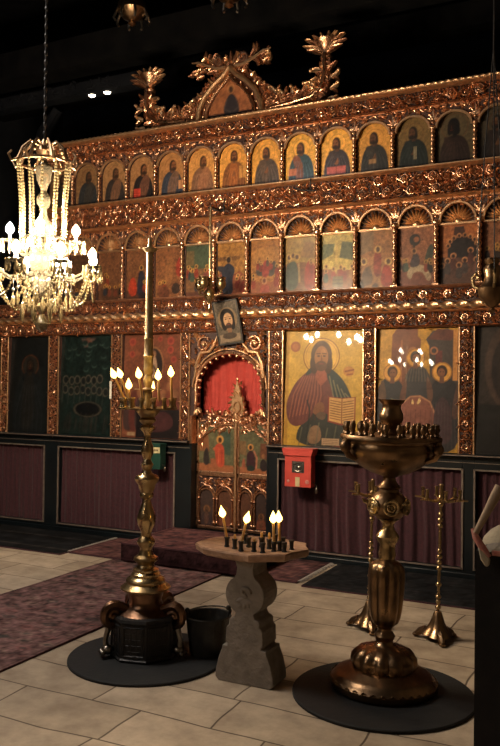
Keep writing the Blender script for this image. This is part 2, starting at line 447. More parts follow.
# --- feast row: twisted columns, shell lunettes
S2, O2 = .351, .155
kcols = range(-6,9)
for k in kcols:
    x = O2+S2*k
    b = MB(); vs,fs = helix((x,-.03,2.40),(x,-.03,2.885),.017,2,5,10,.36); b.add(vs,fs,0)
    b.box(x-.028,-.055,2.388,x+.028,.0,2.405,0); b.lathe([(2.885,.019),(2.90,.03),(2.92,.034),(2.93,.03)],10,(x,-.03,0))
    b.box(x-.022,.0,2.39,x+.022,.034,2.93,1)
    part('twisted_column', b, [GOLD,BOLE], sharp=70)
def arch_pts(cx, cz, rx, rz, n=14): return [(cx-rx*math.cos(PI*i/n), cz+rz*math.sin(PI*i/n)) for i in range(n+1)]
def spandrel(name, O, S, zs, rx, rz, ztop, y0, y1, k0, k1, m):
    b = MB()
    for k in range(k0,k1):
        xa, xb = O+S*k, O+S*(k+1); c = (xa+xb)/2
        ap = arch_pts(c, zs, rx, rz)
        for i in range(14):
            (p,q),(p2,q2) = ap[i],ap[i+1]
            v = [(p,y0,q),(p2,y0,q2),(p2,y0,ztop),(p,y0,ztop),(p,y1,q),(p2,y1,q2),(p2,y1,ztop),(p,y1,ztop)]
            b.add(v, [(0,1,2,3),(0,4,5,1)], 1)
        for (u0,u1) in ((xa,c-rx),(c+rx,xb)):
            b.box(u0,y0,zs,u1,y1,ztop,1)
    for k in range(k0,k1+1):
        x = O+S*k; M = wallM(x, 0, y0)
        hh = ztop-zs
        for a,l in ((PI/2,.9),(PI/2-.55,.62),(PI/2+.55,.62),(PI/2-1.05,.42),(PI/2+1.05,.42)):
            b.leaf(M, (0,zs+hh*.30), a, hh*l*.66, hh*.20, .022, 0, 0)
        for sg in (-1,1):
            for q in range(9): b.leaf(M, (sg*random.random()*S*.42, ztop-.012-random.random()*hh*.30), random.random()*6.28, .040, .024, .022, random.uniform(-1,1), 0)
            for q in range(4):
                b.leaf(M, (sg*(.045+.032*q), ztop-.022-.004*q), PI/2+sg*(1.2+.25*q)+PI*(q%2), .045, .026, .018, .5*sg, 0)
        b.ell((x,y0-.01,zs+hh*.28), .017, 8, 5, 0)
    b.box(O+S*k0, y0-.004, ztop-.012, O+S*k1, y1, ztop, 0)
    return part(name, b, m)
spandrel('spandrel', O2, S2, 2.905, .148, .165, 3.112, -.02, .034, -6, 8, [GOLD,BOLE])
for k in range(-6,8):
    c = O2+S2*(k+.5)
    b = MB(); ap = arch_pts(c, 2.905, .148, .165, 16)
    b.tube([(x,-.026,z) for x,z in ap], .0125, 6, 0)
    part('arch_moulding', b, GOLDB)
    b = MB(); b.box(c-.148,.012,2.893,c+.148,.034,3.075,1); b.box(c-.15,-.02,2.888,c+.15,.03,2.903,0)
    for q in range(11):
        a = PI*(q+.5)/11; l = (.132 if q % 2 else .122)
        b.leaf(wallM(c,2.915,.012), (.03*math.cos(a),.03*math.sin(a)), a, l*.82*(1+.08*math.sin(a)), .027, .042, 0, 0)
    b.ell((c,-.002,2.915),(.035,.02,.028),10,5,0)
    part('shell_lunette', b, [GOLDB,BOLE])
# --- second cornice
bead('fillet', XU, XR, [(.034,3.112),(-.085,3.112),(-.105,3.122),(-.085,3.137),(.034,3.137)])
b = MB(); b.box(XU,-.05,3.137,XR,.034,3.348,1)
for zc in (3.192,3.294):
    M = wallM(XU,zc,-.05); rinceau(b, M, XR-XU, .112, .105 if zc < 3.25 else .118, r=.0095, hgt=.034, leaves=1.3)
M = wallM(XU,3.243,-.05); clutter(b, M, XR-XU, .20, 900, .055, .040)
part('frieze', b, [GOLD,BOLE])
bead('cornice', XU, XR, [(.034,3.348),(-.10,3.348),(-.135,3.362),(-.135,3.372),(-.10,3.384),(.034,3.384)])
# --- apostle row
S1, O1 = .3436, .159
for k in range(-6,9):
    x = O1+S1*k
    b = MB(); vs,fs = helix((x,-.025,3.40),(x,-.025,3.69),.015,2,4,10,.36); b.add(vs,fs,0)
    b.box(x-.026,-.05,3.384,x+.026,.0,3.402,0); b.lathe([(3.685,.017),(3.70,.026),(3.715,.03),(3.72,.024)],10,(x,-.025,0))
    b.box(x-.020,.0,3.39,x+.020,.034,3.72,1)
    part('twisted_column', b, [GOLD,BOLE], sharp=70)
spandrel('spandrel', O1, S1, 3.700, .146, .125, 3.895, -.02, .034, -7, 8, [GOLD,BOLE])
for k in range(-7,8):
    c = O1+S1*(k+.5)
    b = MB(); b.tube([(x,-.026,z) for x,z in arch_pts(c,3.70,.146,.125,16)], .0125, 6, 0)
    part('arch_moulding', b, GOLDB)
bead('fillet', XU, XR, [(.034,3.893),(-.045,3.893),(-.055,3.90),(-.045,3.908),(.034,3.908)], GOLD)
frieze('frieze', XU, XR, 3.908, 4.022, -.03, .115, GOLD, 90, .0095, .034)
b = MB(); moulding(b, XU, XR, [(.1,4.022),(-.09,4.022),(-.11,4.03),(-.11,4.045),(.1,4.05)])
vs,fs = helix((XU,-.105,4.045),(XR,-.105,4.045),.013,2,(XR-XU)/.11,8,.3,420); b.add(vs,fs,0)
part('cornice', b, GOLDB)
# --- doorway surround: gold panel with a cusped arch
b = MB(); az, ar, at = 1.60, .355, .30
ap = [(-.395+.02,1.30)]+[( -.017-ar*math.cos(PI*i/20), 1.52+.33*math.sin(PI*i/20)) for i in range(21)]+[(.361,1.30)]
top = 2.05
n = len(ap)
for i in range(n-1):
    (p,q),(p2,q2) = ap[i],ap[i+1]
    if abs(p2-p) < 1e-4: continue
    v = [(p,-.02,q),(p2,-.02,q2),(p2,-.02,top),(p,-.02,top),(p,.06,q),(p2,.06,q2),(p2,.06,top),(p,.06,top)]
    b.add(v, [(0,1,2,3),(5,4,7,6),(0,4,5,1)], 1)
for x0,x1 in ((DL-.03,-.372),(.338,DR+.03)): b.box(x0,-.02,1.25,x1,.06,top,1)
for x0,x1 in ((DL-.03,DL+.0),(DR-.0,DR+.03)): b.box(x0,-.03,.985,x1,.06,1.25,0)
arc = [(-.017-(ar-.0)*math.cos(PI*i/28), 1.52+.33*math.sin(PI*i/28)) for i in range(29)]
b.tube([(x,-.03,z) for x,z in [(-.372,1.36)]+arc+[(.338,1.36)]], .017, 7, 0)
b.tube([(-.017+(x+.017)*1.10,-.03,1.52+(z-1.52)*1.10) for x,z in arc], .010, 6, 2)
for i in range(0,29):                       # row of cusps under the arch
    x,z = arc[i]; d = Vector((x+.017,z-1.52)).normalized()
    if i % 2 == 0: b.ell((x-d.x*.026,-.012,z-d.y*.026),(.017,.022,.017),7,5,2)
for sg in (-1,1):                           # scroll-work in the corners
    M = (lambda s,t,h,sg=sg: (-.017+sg*s,-.02-h,t))
    for c,Rr,a0 in (((.27,1.93),.075,2.4),((.325,1.72),.042,1.2)):
        sp = spiral(c,Rr,a0,1.4,-1); b.tube([M(x,z,.02) for x,z in sp], .013, 6, 0)
        b.ell(M(c[0],c[1],.02), Rr*.3, 8, 5, 2)
    sp = [(.36,1.62),(.345,1.75),(.30,1.85),(.21,1.86),(.16,1.92),(.12,2.01)]
    b.tube([M(x,z,.02) for x,z in sp], [.016,.018,.018,.015,.014,.008], 6, 2)
    for q in range(120):
        x = .05+random.random()*.34; z = 1.50+random.random()*.53
        if math.hypot(x/.395,(z-1.52)/.365) > 1.0: b.leaf(M,(x,z),random.random()*6.28,.055,.03,.034,random.uniform(-1,1),random.choice((0,0,2)))
    for q in range(7): b.leaf(M,(.36,1.30+.045*q),PI/2+(.8 if q%2 else -.3),.055,.03,.02,.4,0)
    for q in range(3): b.leaf(M,(.335+.012*q,1.33-.012*q),-PI*.75+.5*q,.06,.035,.024,.4,2)
part('door_arch', b, [GOLD,BOLE,GOLDB])
part('door_jamb', MB().box(DL-.02,-.03,0,DL,.30,.985), DARKW, smooth=False)
part('door_jamb', MB().box(DR,-.03,0,DR+.02,.30,.985), DARKW, smooth=False)
# --- crest on top
crest_y = -.02
cr = MB()
CX = -.03
def cres(sg):
    return lambda s,t,h: (CX+sg*s, crest_y-h, t)
for sg in (-1,1):
    M = cres(sg)
    def out(pts): 
        cr.prism([(CX+sg*x,z) for x,z in pts], crest_y, crest_y+.07, 1)
    out([(.0,4.05),(.30,4.05),(.62,4.05),(.86,4.07),(.96,4.16),(1.00,4.30),(.985,4.46),(.90,4.46),(.905,4.33),(.86,4.24),(.76,4.19),(.62,4.19),(.50,4.22),(.42,4.30),(.33,4.36),(.24,4.44),(.16,4.52),(.08,4.56),(0,4.58)][::1])
    cr.tube([M(x,z,.03) for x,z in [(.30,4.08),(.62,4.10),(.82,4.13),(.91,4.20),(.945,4.32),(.94,4.48)]], [.014,.017,.018,.017,.016,.016], 8, 0)
    # ogee pediment mouldings
    og = [(.34,4.06),(.33,4.16),(.27,4.28),(.17,4.38),(.06,4.46),(0,4.53)]
    cr.tube([M(x,z,.045) for x,z in og], .024, 8, 2)
    og2 = [(.255,4.06),(.25,4.14),(.20,4.24),(.12,4.33),(.04,4.40),(0,4.45)]
    cr.tube([M(x,z,.04) for x,z in og2], .016, 8, 0)
    for i in range(9):
        u = i/8*(len(og)-1); j = min(int(u),len(og)-2); f = u-j
        x = og[j][0]*(1-f)+og[j+1][0]*f; z = og[j][1]*(1-f)+og[j+1][1]*f
        cr.leaf(M,(x+.02,z+.01),.5-.1*i/8+random.uniform(-.3,.5),.095,.05,.05,.7,2 if i%2 else 0)
        cr.ell(M(x-.043,z-.02,.03),.012,7,4,2)
    # leaves along the sweeping arm
    for i,(x,z) in enumerate([(.40,4.12),(.46,4.16),(.52,4.12),(.58,4.15),(.64,4.11),(.70,4.15),(.76,4.12),(.81,4.17),(.87,4.16),(.90,4.24),(.97,4.26),(.92,4.34),(.98,4.38)]):
        for q in range(3): cr.leaf(M,(x,z),random.random()*6.28,.085,.045,.05,random.uniform(-1,1),q%3)
    for x,z,a in [(.46,4.24,1.9),(.54,4.21,2.1),(.63,4.19,1.3),(.70,4.19,1.9),(.77,4.20,1.5),(.84,4.24,2.2),(.99,4.2,.1),(1.0,4.3,.2),(.97,4.12,-.4),(.89,4.30,2.9),(.90,4.38,2.7)]:
        cr.leaf(M,(x,z-.02),a,.10,.055,.04,.8,2); cr.leaf(M,(x+.02,z-.02),a-.5,.075,.04,.045,-.6,0)
        cr.ell(M(x+.09*math.cos(a+.4),z-.02+.09*math.sin(a+.4),.02),.018,7,5,2)
    for q in range(80):
        x = .36+.6*random.random(); z = 4.06+.13*random.random() if x < .84 else 4.08+.36*random.random()
        cr.leaf(M,(x if z < 4.2 else .90+.08*random.random(),z),random.random()*6.28,.07,.035,.055,random.uniform(-1.2,1.2),q%2)
    for q in range(40):
        t = random.random(); j = min(int(t*5),4); f = t*5-j
        x = og[j][0]*(1-f)+og[j+1][0]*f; z = og[j][1]*(1-f)+og[j+1][1]*f
        cr.leaf(M,(x+random.uniform(-.01,.05),z+random.uniform(-.01,.04)),random.uniform(-.5,2.2),.075,.04,.055,random.uniform(-1,1),q%2)
    # leafy capital that ends the arm
    cr.lathe([(4.46,.05),(4.475,.062),(4.49,.05),(4.52,.045),(4.56,.06),(4.60,.09),(4.625,.11),(4.63,.10)],12,(CX+sg*.94,crest_y+.03,0),mi=0)
    for i in range(13):
        a = PI*(i+.5)/13; q = .10+.05*(i%2)
        cr.leaf(cres(sg),(.94+.02*math.cos(a),4.50),a*.62+.60,q+.06,.055,.05,.7*(1 if a<PI/2 else -1)*-1,i%3)
    for i in range(6): cr.leaf(cres(sg),(.83+.045*i,4.61),PI/2+(2.5-i)*.25,.085,.045,.05,(2.5-i)*.4,2)
# openwork palmette over the peak
M = cres(1)
for i in range(9):
    a = PI*(i+.5)/9
    cr.leaf(M,(.02*math.cos(a),4.50),a,.19-.05*abs(math.cos(a)),.055,.05,.3*math.cos(a),i%3)
for sg in (-1,1):
    M = cres(sg)
    sp = spiral((.13,4.60),.055,-1.2,1.4,1); cr.tube([M(x,z,.03) for x,z in sp],.013,6,0)
    cr.tube([M(x,z,.03) for x,z in [(.05,4.54),(.14,4.54),(.24,4.58),(.34,4.63),(.42,4.64)]],[.018,.016,.014,.012,.006],6,2)
    for i in range(26): cr.leaf(M,(.04+.36*random.random(),4.50+.12*random.random()),random.uniform(-.6,2.4),.085,.04,.05,random.uniform(-1,1),i%3)
    for i in range(7): cr.leaf(M,(.08+.03*i,4.57+.012*i),random.uniform(.2,2.2),.09,.045,.045,.6,i%3)
crest = part('crest', cr, [GOLD,GOLDR,GOLDB])

# ================================================================== PAINTINGS
SKIN = (120,74,42)
def saint(p, cx, robe, robe2, hair=(48,30,18), head=.14, hy=None, turn=0., halo=(208,158,70), gest=True, book=None, beard=True, skin=SKIN, base=0.):
    a = p.a; hy = hy or a*.69
    p.ell(cx, hy, head*1.75, head*1.75, halo, a=.55); p.ell(cx, hy, head*1.75, head*1.75, (95,50,22), ring=.012, a=.8)
    sh = hy-head*1.35
    p.blob([(cx-.40,base-.05),(cx-.39,base+sh*.45),(cx-.31,sh*.86),(cx-.12,sh+.05),(cx+.12,sh+.05),(cx+.31,sh*.86),(cx+.40,base+sh*.45),(cx+.41,base-.05)], robe)
    p.blob([(cx-.14+turn*.2,sh+.02),(cx+.10+turn*.2,sh+.02),(cx+.16+turn*.1,sh*.5),(cx+.06,base),(cx-.16,base),(cx-.18,sh*.5)], robe2, .9)
    for k in range(7):
        x = cx-.33+k*.11; p.line([(x,base),(x+.02+turn*.06,sh*.35),(x*.5+cx*.5,sh*.8)], .012, tuple(min(255,int(c*1.5+16)) for c in robe), .5)
        p.line([(x+.04,base),(x+.05,sh*.35),(x*.5+cx*.5+.03,sh*.72)], .014, tuple(int(c*.5) for c in robe), .5)
    p.poly([(cx-.05,sh-.02),(cx+.05,sh-.02),(cx+.06,hy-head*.5),(cx-.06,hy-head*.5)], tuple(int(c*.8) for c in skin))
    hx = cx+turn*.03
    p.ell(hx, hy+.015, head*.80, head*1.12, hair); p.ell(hx-head*.55, hy-head*.5, head*.3, head*.6, hair); p.ell(hx+head*.55, hy-head*.5, head*.3, head*.6, hair)
    p.ell(hx+turn*head*.25, hy-head*.02, head*.56, head*.86, skin)
    if beard: p.ell(hx+turn*head*.25, hy-head*.66, head*.42, head*.42, hair)
    fx = hx+turn*head*.3
    for e in (-1,1): p.ell(fx+e*head*.22, hy+head*.12, head*.12, head*.06, (30,18,10)); p.line([(fx+e*head*.10,hy+head*.30),(fx+e*head*.36,hy+head*.27)], .010, (40,24,14))
    p.line([(fx,hy+head*.1),(fx+.008,hy-head*.22)], .012, (84,48,26)); p.line([(fx-head*.15,hy-head*.42),(fx+head*.15,hy-head*.42)], .012, (86,36,24))
    if gest: p.blob([(cx-.10,sh*.52),(cx-.02,sh*.62),(cx+.02,sh*.78),(cx+.05,sh*.62),(cx+.03,sh*.48)], skin)
    if book:
        x,y,w,h,c = book; p.poly([(x-w,y),(x+w,y),(x+w,y+h),(x-w,y+h)], c); p.line([(x,y),(x,y+h)], .012, (70,40,20))
def icon(p, label, x0, y, z0, mat=PAINTS, group=None, cat='icon', name='painted_icon', tilt=0., thick=.018):
    o = p.build(name, mat, None, (0,0,0), thick=thick); o.location = (x0,y,z0); o.rotation_euler.x = tilt
    return tag(o, label, cat, group)

GOLDBG = (196,140,62)
# --- apostle row (arched heads sit behind the spandrel)
ap_data = {   # k: robe, inner robe, turn, book, label, hair, bg; end icons coloured darker to paint in light falloff
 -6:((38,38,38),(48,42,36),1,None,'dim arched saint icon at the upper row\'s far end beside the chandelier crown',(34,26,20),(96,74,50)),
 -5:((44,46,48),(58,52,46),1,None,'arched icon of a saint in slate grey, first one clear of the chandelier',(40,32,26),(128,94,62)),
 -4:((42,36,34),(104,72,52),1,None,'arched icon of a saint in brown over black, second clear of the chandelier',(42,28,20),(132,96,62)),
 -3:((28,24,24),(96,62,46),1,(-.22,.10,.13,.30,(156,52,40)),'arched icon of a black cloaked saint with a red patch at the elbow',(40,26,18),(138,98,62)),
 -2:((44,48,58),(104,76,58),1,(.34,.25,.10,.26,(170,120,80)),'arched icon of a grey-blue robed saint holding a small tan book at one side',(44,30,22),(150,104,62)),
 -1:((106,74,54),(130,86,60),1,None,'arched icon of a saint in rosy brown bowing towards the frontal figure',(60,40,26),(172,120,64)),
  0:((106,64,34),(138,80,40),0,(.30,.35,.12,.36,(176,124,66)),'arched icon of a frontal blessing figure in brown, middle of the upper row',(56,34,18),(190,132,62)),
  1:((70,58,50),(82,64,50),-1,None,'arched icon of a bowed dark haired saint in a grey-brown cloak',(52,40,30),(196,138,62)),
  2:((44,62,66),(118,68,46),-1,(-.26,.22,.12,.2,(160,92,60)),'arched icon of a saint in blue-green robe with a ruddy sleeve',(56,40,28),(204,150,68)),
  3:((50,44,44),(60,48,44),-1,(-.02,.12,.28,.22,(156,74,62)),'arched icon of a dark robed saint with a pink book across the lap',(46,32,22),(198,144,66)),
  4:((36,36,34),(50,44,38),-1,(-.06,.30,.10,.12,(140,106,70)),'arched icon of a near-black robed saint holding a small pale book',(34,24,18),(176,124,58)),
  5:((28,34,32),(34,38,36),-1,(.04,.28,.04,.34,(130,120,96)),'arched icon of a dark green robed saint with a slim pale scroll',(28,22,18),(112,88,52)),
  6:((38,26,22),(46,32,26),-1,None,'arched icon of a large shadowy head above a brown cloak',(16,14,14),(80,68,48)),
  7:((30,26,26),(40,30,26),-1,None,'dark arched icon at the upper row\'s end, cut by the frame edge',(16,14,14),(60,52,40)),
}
for k,(ro,r2,tn,bk,lb,hr,bg) in ap_data.items():
    w,h = .312,.455; p = Paint(w,h,44,bg)
    p.wear(.06)
    hy = .99
    if k == 6: saint(p,.5,ro,r2,hr,.20,1.02,tn,bg,False,None,False,(24,18,15))
    else: saint(p,.5,ro,r2,hr,.152,hy if k else 1.03,tn*.8,tuple(min(255,int(c*1.08)) for c in bg),tn<=0,(.5+bk[0],)+bk[1:] if bk else None,True,(112,70,42) if abs(k)<4 else (84,56,38))
    p.wear(.10,16)
    if abs(k) < 5: p.C = np.clip(p.C*1.3,0,1)  # middle icons' colours raised, the brighter light there put into the paint
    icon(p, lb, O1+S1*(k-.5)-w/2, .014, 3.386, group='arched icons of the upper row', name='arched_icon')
# --- feast row
def crowd(p, cx, cy, n, w, cols, r=.05, halo=(214,160,84)):
    for i in range(n):
        x = cx+(random.random()-.5)*w; y = cy+(random.random()-.5)*.16
        c = random.choice(cols)
        p.blob([(x-r*1.3,y-r*6),(x-r*1.4,y-r*2.4),(x,y-r*.6),(x+r*1.4,y-r*2.4),(x+r*1.3,y-r*6)], c)
        p.ell(x,y,r*1.15,r*1.15,halo,a=.85); p.ell(x,y-.004,r*.62,r*.8,(88,54,32))
def feast(k):
    w,h = .322,.50; 
    bgs = {-6:(80,56,40),-5:(96,66,46),-4:(120,78,52),-3:(126,82,54),-2:(134,86,54),-1:(126,88,56),0:(170,118,56),1:(170,112,54),2:(166,132,68),3:(196,168,84),4:(158,108,66),5:(150,96,66),6:(176,104,58),7:(150,96,64)}  # outer grounds mostly darker, the light's falloff put into the paint
    p = Paint(w,h,46,bgs[k]); p.wear(.10); a = p.a
    red=(140,54,36); blue=(44,52,62); grn=(64,78,62); ochre=(168,112,58); wht=(188,160,116); dk=(44,32,28)
    if k in (-6,-5):
        for i in range(5): crowd(p,.2+.15*i,.35+.1*(i%3),1,.1,[dk,blue,(90,50,40)],.05)
    elif k == -4:
        p.poly([(0,0),(1,0),(1,.3),(.6,.45),(0,.35)],(92,60,42)); crowd(p,.3,.8,3,.4,[red,(110,62,44)]); crowd(p,.6,.5,5,.7,[dk,blue,(120,60,44)])
    elif k == -3:
        p.poly([(0,0),(1,0),(1,.2),(0,.3)],(80,50,38)); p.blob([(.10,.15),(.12,.6),(.3,.75),(.42,.5),(.4,.12)],(176,62,40)); p.blob([(.42,.1),(.45,.75),(.58,1.0),(.72,.75),(.74,.1)],(46,44,58))
        p.ell(.58,1.0,.09,.09,(190,140,80)); p.ell(.58,1.0,.05,.06,(80,50,32)); crowd(p,.8,.5,3,.3,[red,dk]); p.poly([(.5,.02),(.8,.02),(.8,.22),(.5,.22)],(44,34,36))
    elif k == -2:
        p.blob([(.35,.5),(.40,1.2),(.6,1.3),(.68,1.0),(.6,.4)],(150,100,62)); p.blob([(.72,.7),(.78,1.2),(1,1.3),(1,.6)],(158,60,44)); crowd(p,.3,.55,3,.5,[(120,70,46),red]); p.ell(.75,.3,.15,.17,(56,40,34)); p.blob([(.1,.0),(.2,.35),(.5,.4),(.55,0)],(104,60,42))
    elif k == -1:
        p.poly([(0,.85),(1,.85),(1,a),(0,a)],(74,86,66)); p.poly([(.0,.95),(.3,.95),(.3,1.4),(0,1.4)],(112,92,60)); crowd(p,.5,.85,8,.9,[red,blue,grn,(130,70,60)],.055); crowd(p,.5,.5,5,.8,[red,(150,70,50),blue],.055); p.poly([(0,0),(1,0),(1,.16),(0,.16)],(96,56,40))
    elif k == 0:
        p.poly([(0,0),(1,0),(1,.5),(.75,.72),(.5,.6),(.2,.75),(0,.6)],(150,80,48)); p.poly([(0,1.02),(.75,1.05),(.75,1.16),(0,1.14)],(120,78,40))
        p.blob([(.16,.02),(.2,.5),(.12,.74),(.30,.95),(.46,.95),(.62,.76),(.5,.5),(.56,.02)],(44,46,60)); p.blob([(.2,.66),(-.02,.78),(-.02,.9),(.3,.86)],(52,52,64)); p.ell(.38,1.06,.11,.11,(186,140,84),a=.7); p.ell(.38,1.05,.07,.085,(60,42,36))
        crowd(p,.78,.55,3,.25,[red,(150,84,52)]); p.blob([(.7,.1),(.8,.4),(.95,.4),(1,.05)],(150,60,40))
    elif k == 1:
        p.poly([(.1,1.1),(.2,1.32),(.8,1.38),(.92,1.2),(.92,.9),(.1,.9)],(178,122,62)); p.poly([(0,0),(1,0),(1,.35),(0,.35)],(150,84,48))
        p.blob([(.18,.55),(.2,.85),(.36,1.0),(.48,.7),(.42,.5)],(74,66,58)); p.blob([(.56,.5),(.62,.85),(.8,.98),(.86,.7),(.74,.5)],(76,66,58)); p.blob([(.36,.55),(.42,.95),(.56,.98),(.64,.6),(.5,.45)],(156,62,50))
        crowd(p,.5,.95,6,.7,[red,(90,70,58)],.04); p.ell(.46,.38,.09,.11,(190,130,84)); p.ell(.46,.38,.045,.065,(110,60,44)); p.blob([(.3,.02),(.36,.28),(.6,.28),(.66,.02)],(158,70,52)); crowd(p,.88,.55,3,.12,[red],.055); crowd(p,.88,.85,2,.12,[red],.05); crowd(p,.1,.5,2,.12,[red],.05)
    elif k == 2:
        p.poly([(.12,1.15),(.3,1.5),(.36,a),(0,a),(0,1.1)],(176,136,70)); p.poly([(.45,1.0),(.62,1.4),(.85,1.4),(1,1.1),(1,.9)],(150,112,62)); p.poly([(0,0),(1,0),(1,.6),(.6,.85),(0,.8)],(134,88,52))
        p.blob([(.0,.05),(.02,.7),(.2,.9),(.4,.86),(.46,.1)],(76,84,70)); p.blob([(.4,.05),(.44,.6),(.56,.75),(.66,.1)],(120,80,54)); p.blob([(.6,.05),(.62,.72),(.78,.95),(.96,.72),(.98,.05)],(164,62,46))
        for x,y in ((.14,1.0),(.26,1.04),(.38,1.0)): p.ell(x,y,.10,.10,(206,160,84)); p.ell(x,y,.052,.066,(84,52,34))
        p.line([(.44,.8),(.46,.3)],.05,(180,150,100),.8); crowd(p,.75,.85,3,.4,[red],.05)
    elif k == 3:
        p.poly([(0,.85),(.35,1.0),(.42,1.3),(.1,1.3),(0,1.2)],(110,112,66)); p.poly([(.55,.9),(.62,1.35),(1,1.3),(1,.8)],(96,98,62)); p.poly([(0,0),(1,0),(1,.55),(0,.62)],(138,84,52))
        p.line([(.47,1.3),(.45,.5)],.07,(206,170,90),.8); crowd(p,.22,.62,3,.35,[(150,62,44),grn],.055); crowd(p,.78,.60,4,.4,[red,ochre],.055); p.poly([(.36,.1),(.66,.1),(.66,.4),(.36,.4)],(106,90,62)); p.line([(.36,.2),(.66,.2)],.03,(70,56,40)); p.line([(.36,.3),(.66,.3)],.03,(70,56,40))
    elif k == 4:
        p.poly([(0,.9),(.4,1.05),(.45,a),(0,a)],(140,108,74)); p.blob([(.05,.1),(.12,.5),(.3,.66),(.42,.4),(.4,.1)],(104,78,58)); p.blob([(.42,.35),(.44,.95),(.54,1.1),(.66,.9),(.64,.3)],(148,66,48)); p.blob([(.62,.05),(.66,.55),(.82,.7),(.96,.4),(1,.05)],(160,58,44))
        for x,y in ((.16,.75),(.55,1.06),(.84,.72)): p.ell(x,y,.10,.10,(212,164,96)); p.ell(x,y,.055,.07,(80,52,36))
        p.blob([(.0,.05),(.1,.3),(.22,.02)],(60,50,44)); p.blob([(.35,.05),(.5,.2),(.6,.04)],(90,60,46))
    elif k == 5:
        p.poly([(0,0),(1,0),(1,.35),(0,.45)],(122,66,48)); p.line([(.42,.7),(.45,1.15)],.05,(48,44,36)); p.ell(.46,1.24,.15,.16,(44,40,34)); p.ell(.5,1.25,.07,.07,(150,92,60)); p.blob([(.70,.6),(.78,1.0),(.92,1.15),(.98,.9),(.85,.6)],(64,66,54))
        p.blob([(.24,.30),(.30,.52),(.5,.6),(.72,.56),(.86,.4),(.74,.26),(.66,.40),(.42,.4),(.36,.18)],(186,160,126)); p.blob([(.7,.3),(.78,.45),(.92,.3),(.84,.1)],(180,150,118)); p.blob([(.3,.5),(.4,.85),(.56,.9),(.62,.55)],(70,58,62)); p.ell(.44,.95,.075,.08,(176,124,80)); p.ell(.44,.95,.045,.055,(70,44,32)); crowd(p,.14,.7,3,.2,[dk,grn],.05); crowd(p,.82,.62,3,.25,[dk,(150,70,50)],.045)
    elif k == 6:
        p.poly([(.35,1.2),(.68,1.2),(.64,1.5),(.4,1.5)],(70,44,38)); p.ell(.6,.95,.36,.30,(38,30,30)); p.poly([(.22,.62),(.98,.62),(.98,.95),(.22,.95)],(38,30,30)); p.poly([(0,0),(1,0),(1,.66),(0,.74)],(92,60,48))
        for i in range(8):
            t = PI*(i+.4)/8; x,y = .6-.37*math.cos(t),.98+.30*math.sin(t); p.ell(x,y,.06,.06,(206,140,90)); p.ell(x,y-.01,.038,.045,(58,36,28))
        for i in range(7):
            x,y = .08+.145*i,.52+.12*(i%3)+(.12 if i>4 else 0); p.ell(x,y,.075,.075,(200,136,88)); p.ell(x,y-.01,.05,.055,(56,36,30)); p.blob([(x-.09,y-.35),(x-.07,y-.06),(x+.07,y-.06),(x+.09,y-.35)],random.choice([(90,50,44),(70,58,56),(110,70,56)]))
    else:
        crowd(p,.4,.9,6,.7,[dk,(90,56,46)],.05); crowd(p,.5,.5,6,.8,[dk,(80,60,54),red],.055)
    p.wear(.13,16); p.C = p.C*.66; return p
fl = {-6:'dim scene icon of the middle row behind the chandelier bulbs',-5:'scene icon of dark figures just beside the chandelier\'s lit arms',-4:'reddish scene icon with scattered small figures, left of the tall brass candlestick\'s tip',
 -3:'scene icon of a dark blue standing figure beside a scarlet one, behind the candlestick tip',-2:'brown scene icon with a rising pale figure, right of the candlestick tip',-1:'scene icon of a crowd under green buildings, behind the triple hanging lamp',
 0:'scene icon of a tall dark blue figure on gold, above the hung face portrait',1:'scene icon with a red cluster of figures and one small haloed head below',2:'scene icon with three haloed heads over a green-grey robe and a red figure',
 3:'yellowish scene icon with two green blocks and a stepped plinth',4:'pale scene icon with three haloed figures in red and brown',5:'scene icon of a rider on a white horse under a round dark tree',
 6:'orange scene icon of haloed heads ringing a dark arch',7:'scene icon at the middle row\'s end behind the big hanging lamp'}
for k in range(-6,8):
    p = feast(k); icon(p, fl[k], O2+S2*(k-.5)-.161, .014, 2.389, group='scene icons of the middle row', name='scene_icon')
# --- main tier
def main_icon(x0, x1, p, lb, tilt=R(-2.4), y=-.029, mat=PAINT):
    return icon(p, lb, x0, y, 1.014, mat, group='large icons between the carved posts', name='large_icon', tilt=tilt)
H1 = 1.03
def P_(x0,x1,n,bg): return Paint(x1-x0,H1,n,bg)
p = P_(-3.40,-2.853,30,(18,18,18)); p.wear(.1); main_icon(-3.40,-2.853,p,'near-black large icon at the screen\'s far end, cut by the frame edge')
p = P_(-2.739,-2.187,50,(20,22,22)); p.ell(.5,.9,.3,.6,(28,28,27)); saint(p,.5,(24,27,28),(32,30,27),(24,20,17),.12,1.3,0,(42,36,28),False,None,True,(44,34,26)); p.wear(.12); main_icon(-2.739,-2.187,p,'blackened large icon with a barely visible figure, under the chandelier drops')
p = P_(-2.04,-1.371,80,(18,30,27)); p.wear(.15)
p.poly([(.38,1.50),(.44,1.36),(.58,1.36),(.66,1.5)],(70,58,54)); p.ell(.52,1.44,.06,.07,(86,60,50))
for i in range(16): x=.1+.8*random.random(); y=1.0+.42*random.random(); p.ell(x,y,.05,.04,(48,64,58)); p.ell(x,y+.015,.05,.035,(20,32,29))
for i in range(15):
    x=.10+.11*(i%8)+.03*random.random(); y=.66+.16*(i//8)+.05*random.random(); p.ell(x,y,.058,.07,(70,66,56)); p.ell(x,y,.042,.054,(22,26,25)); p.line([(x-.06,y-.2),(x-.05,y-.06)],.02,(40,46,42))
p.ell(.55,.40,.27,.12,(10,12,13)); p.ell(.55,.40,.27,.12,(58,54,46),ring=.016)
for i in range(26): x=random.random(); p.line([(x,.02+.1*random.random()),(x+.03,.25+.1*random.random())],.016,(44,40,36),.7)
p.wear(.12); main_icon(-2.04,-1.371,p,'dark green large icon crowded with ringed heads and a black basin')
p = P_(-1.233,-.552,80,(104,60,42)); p.wear(.1)
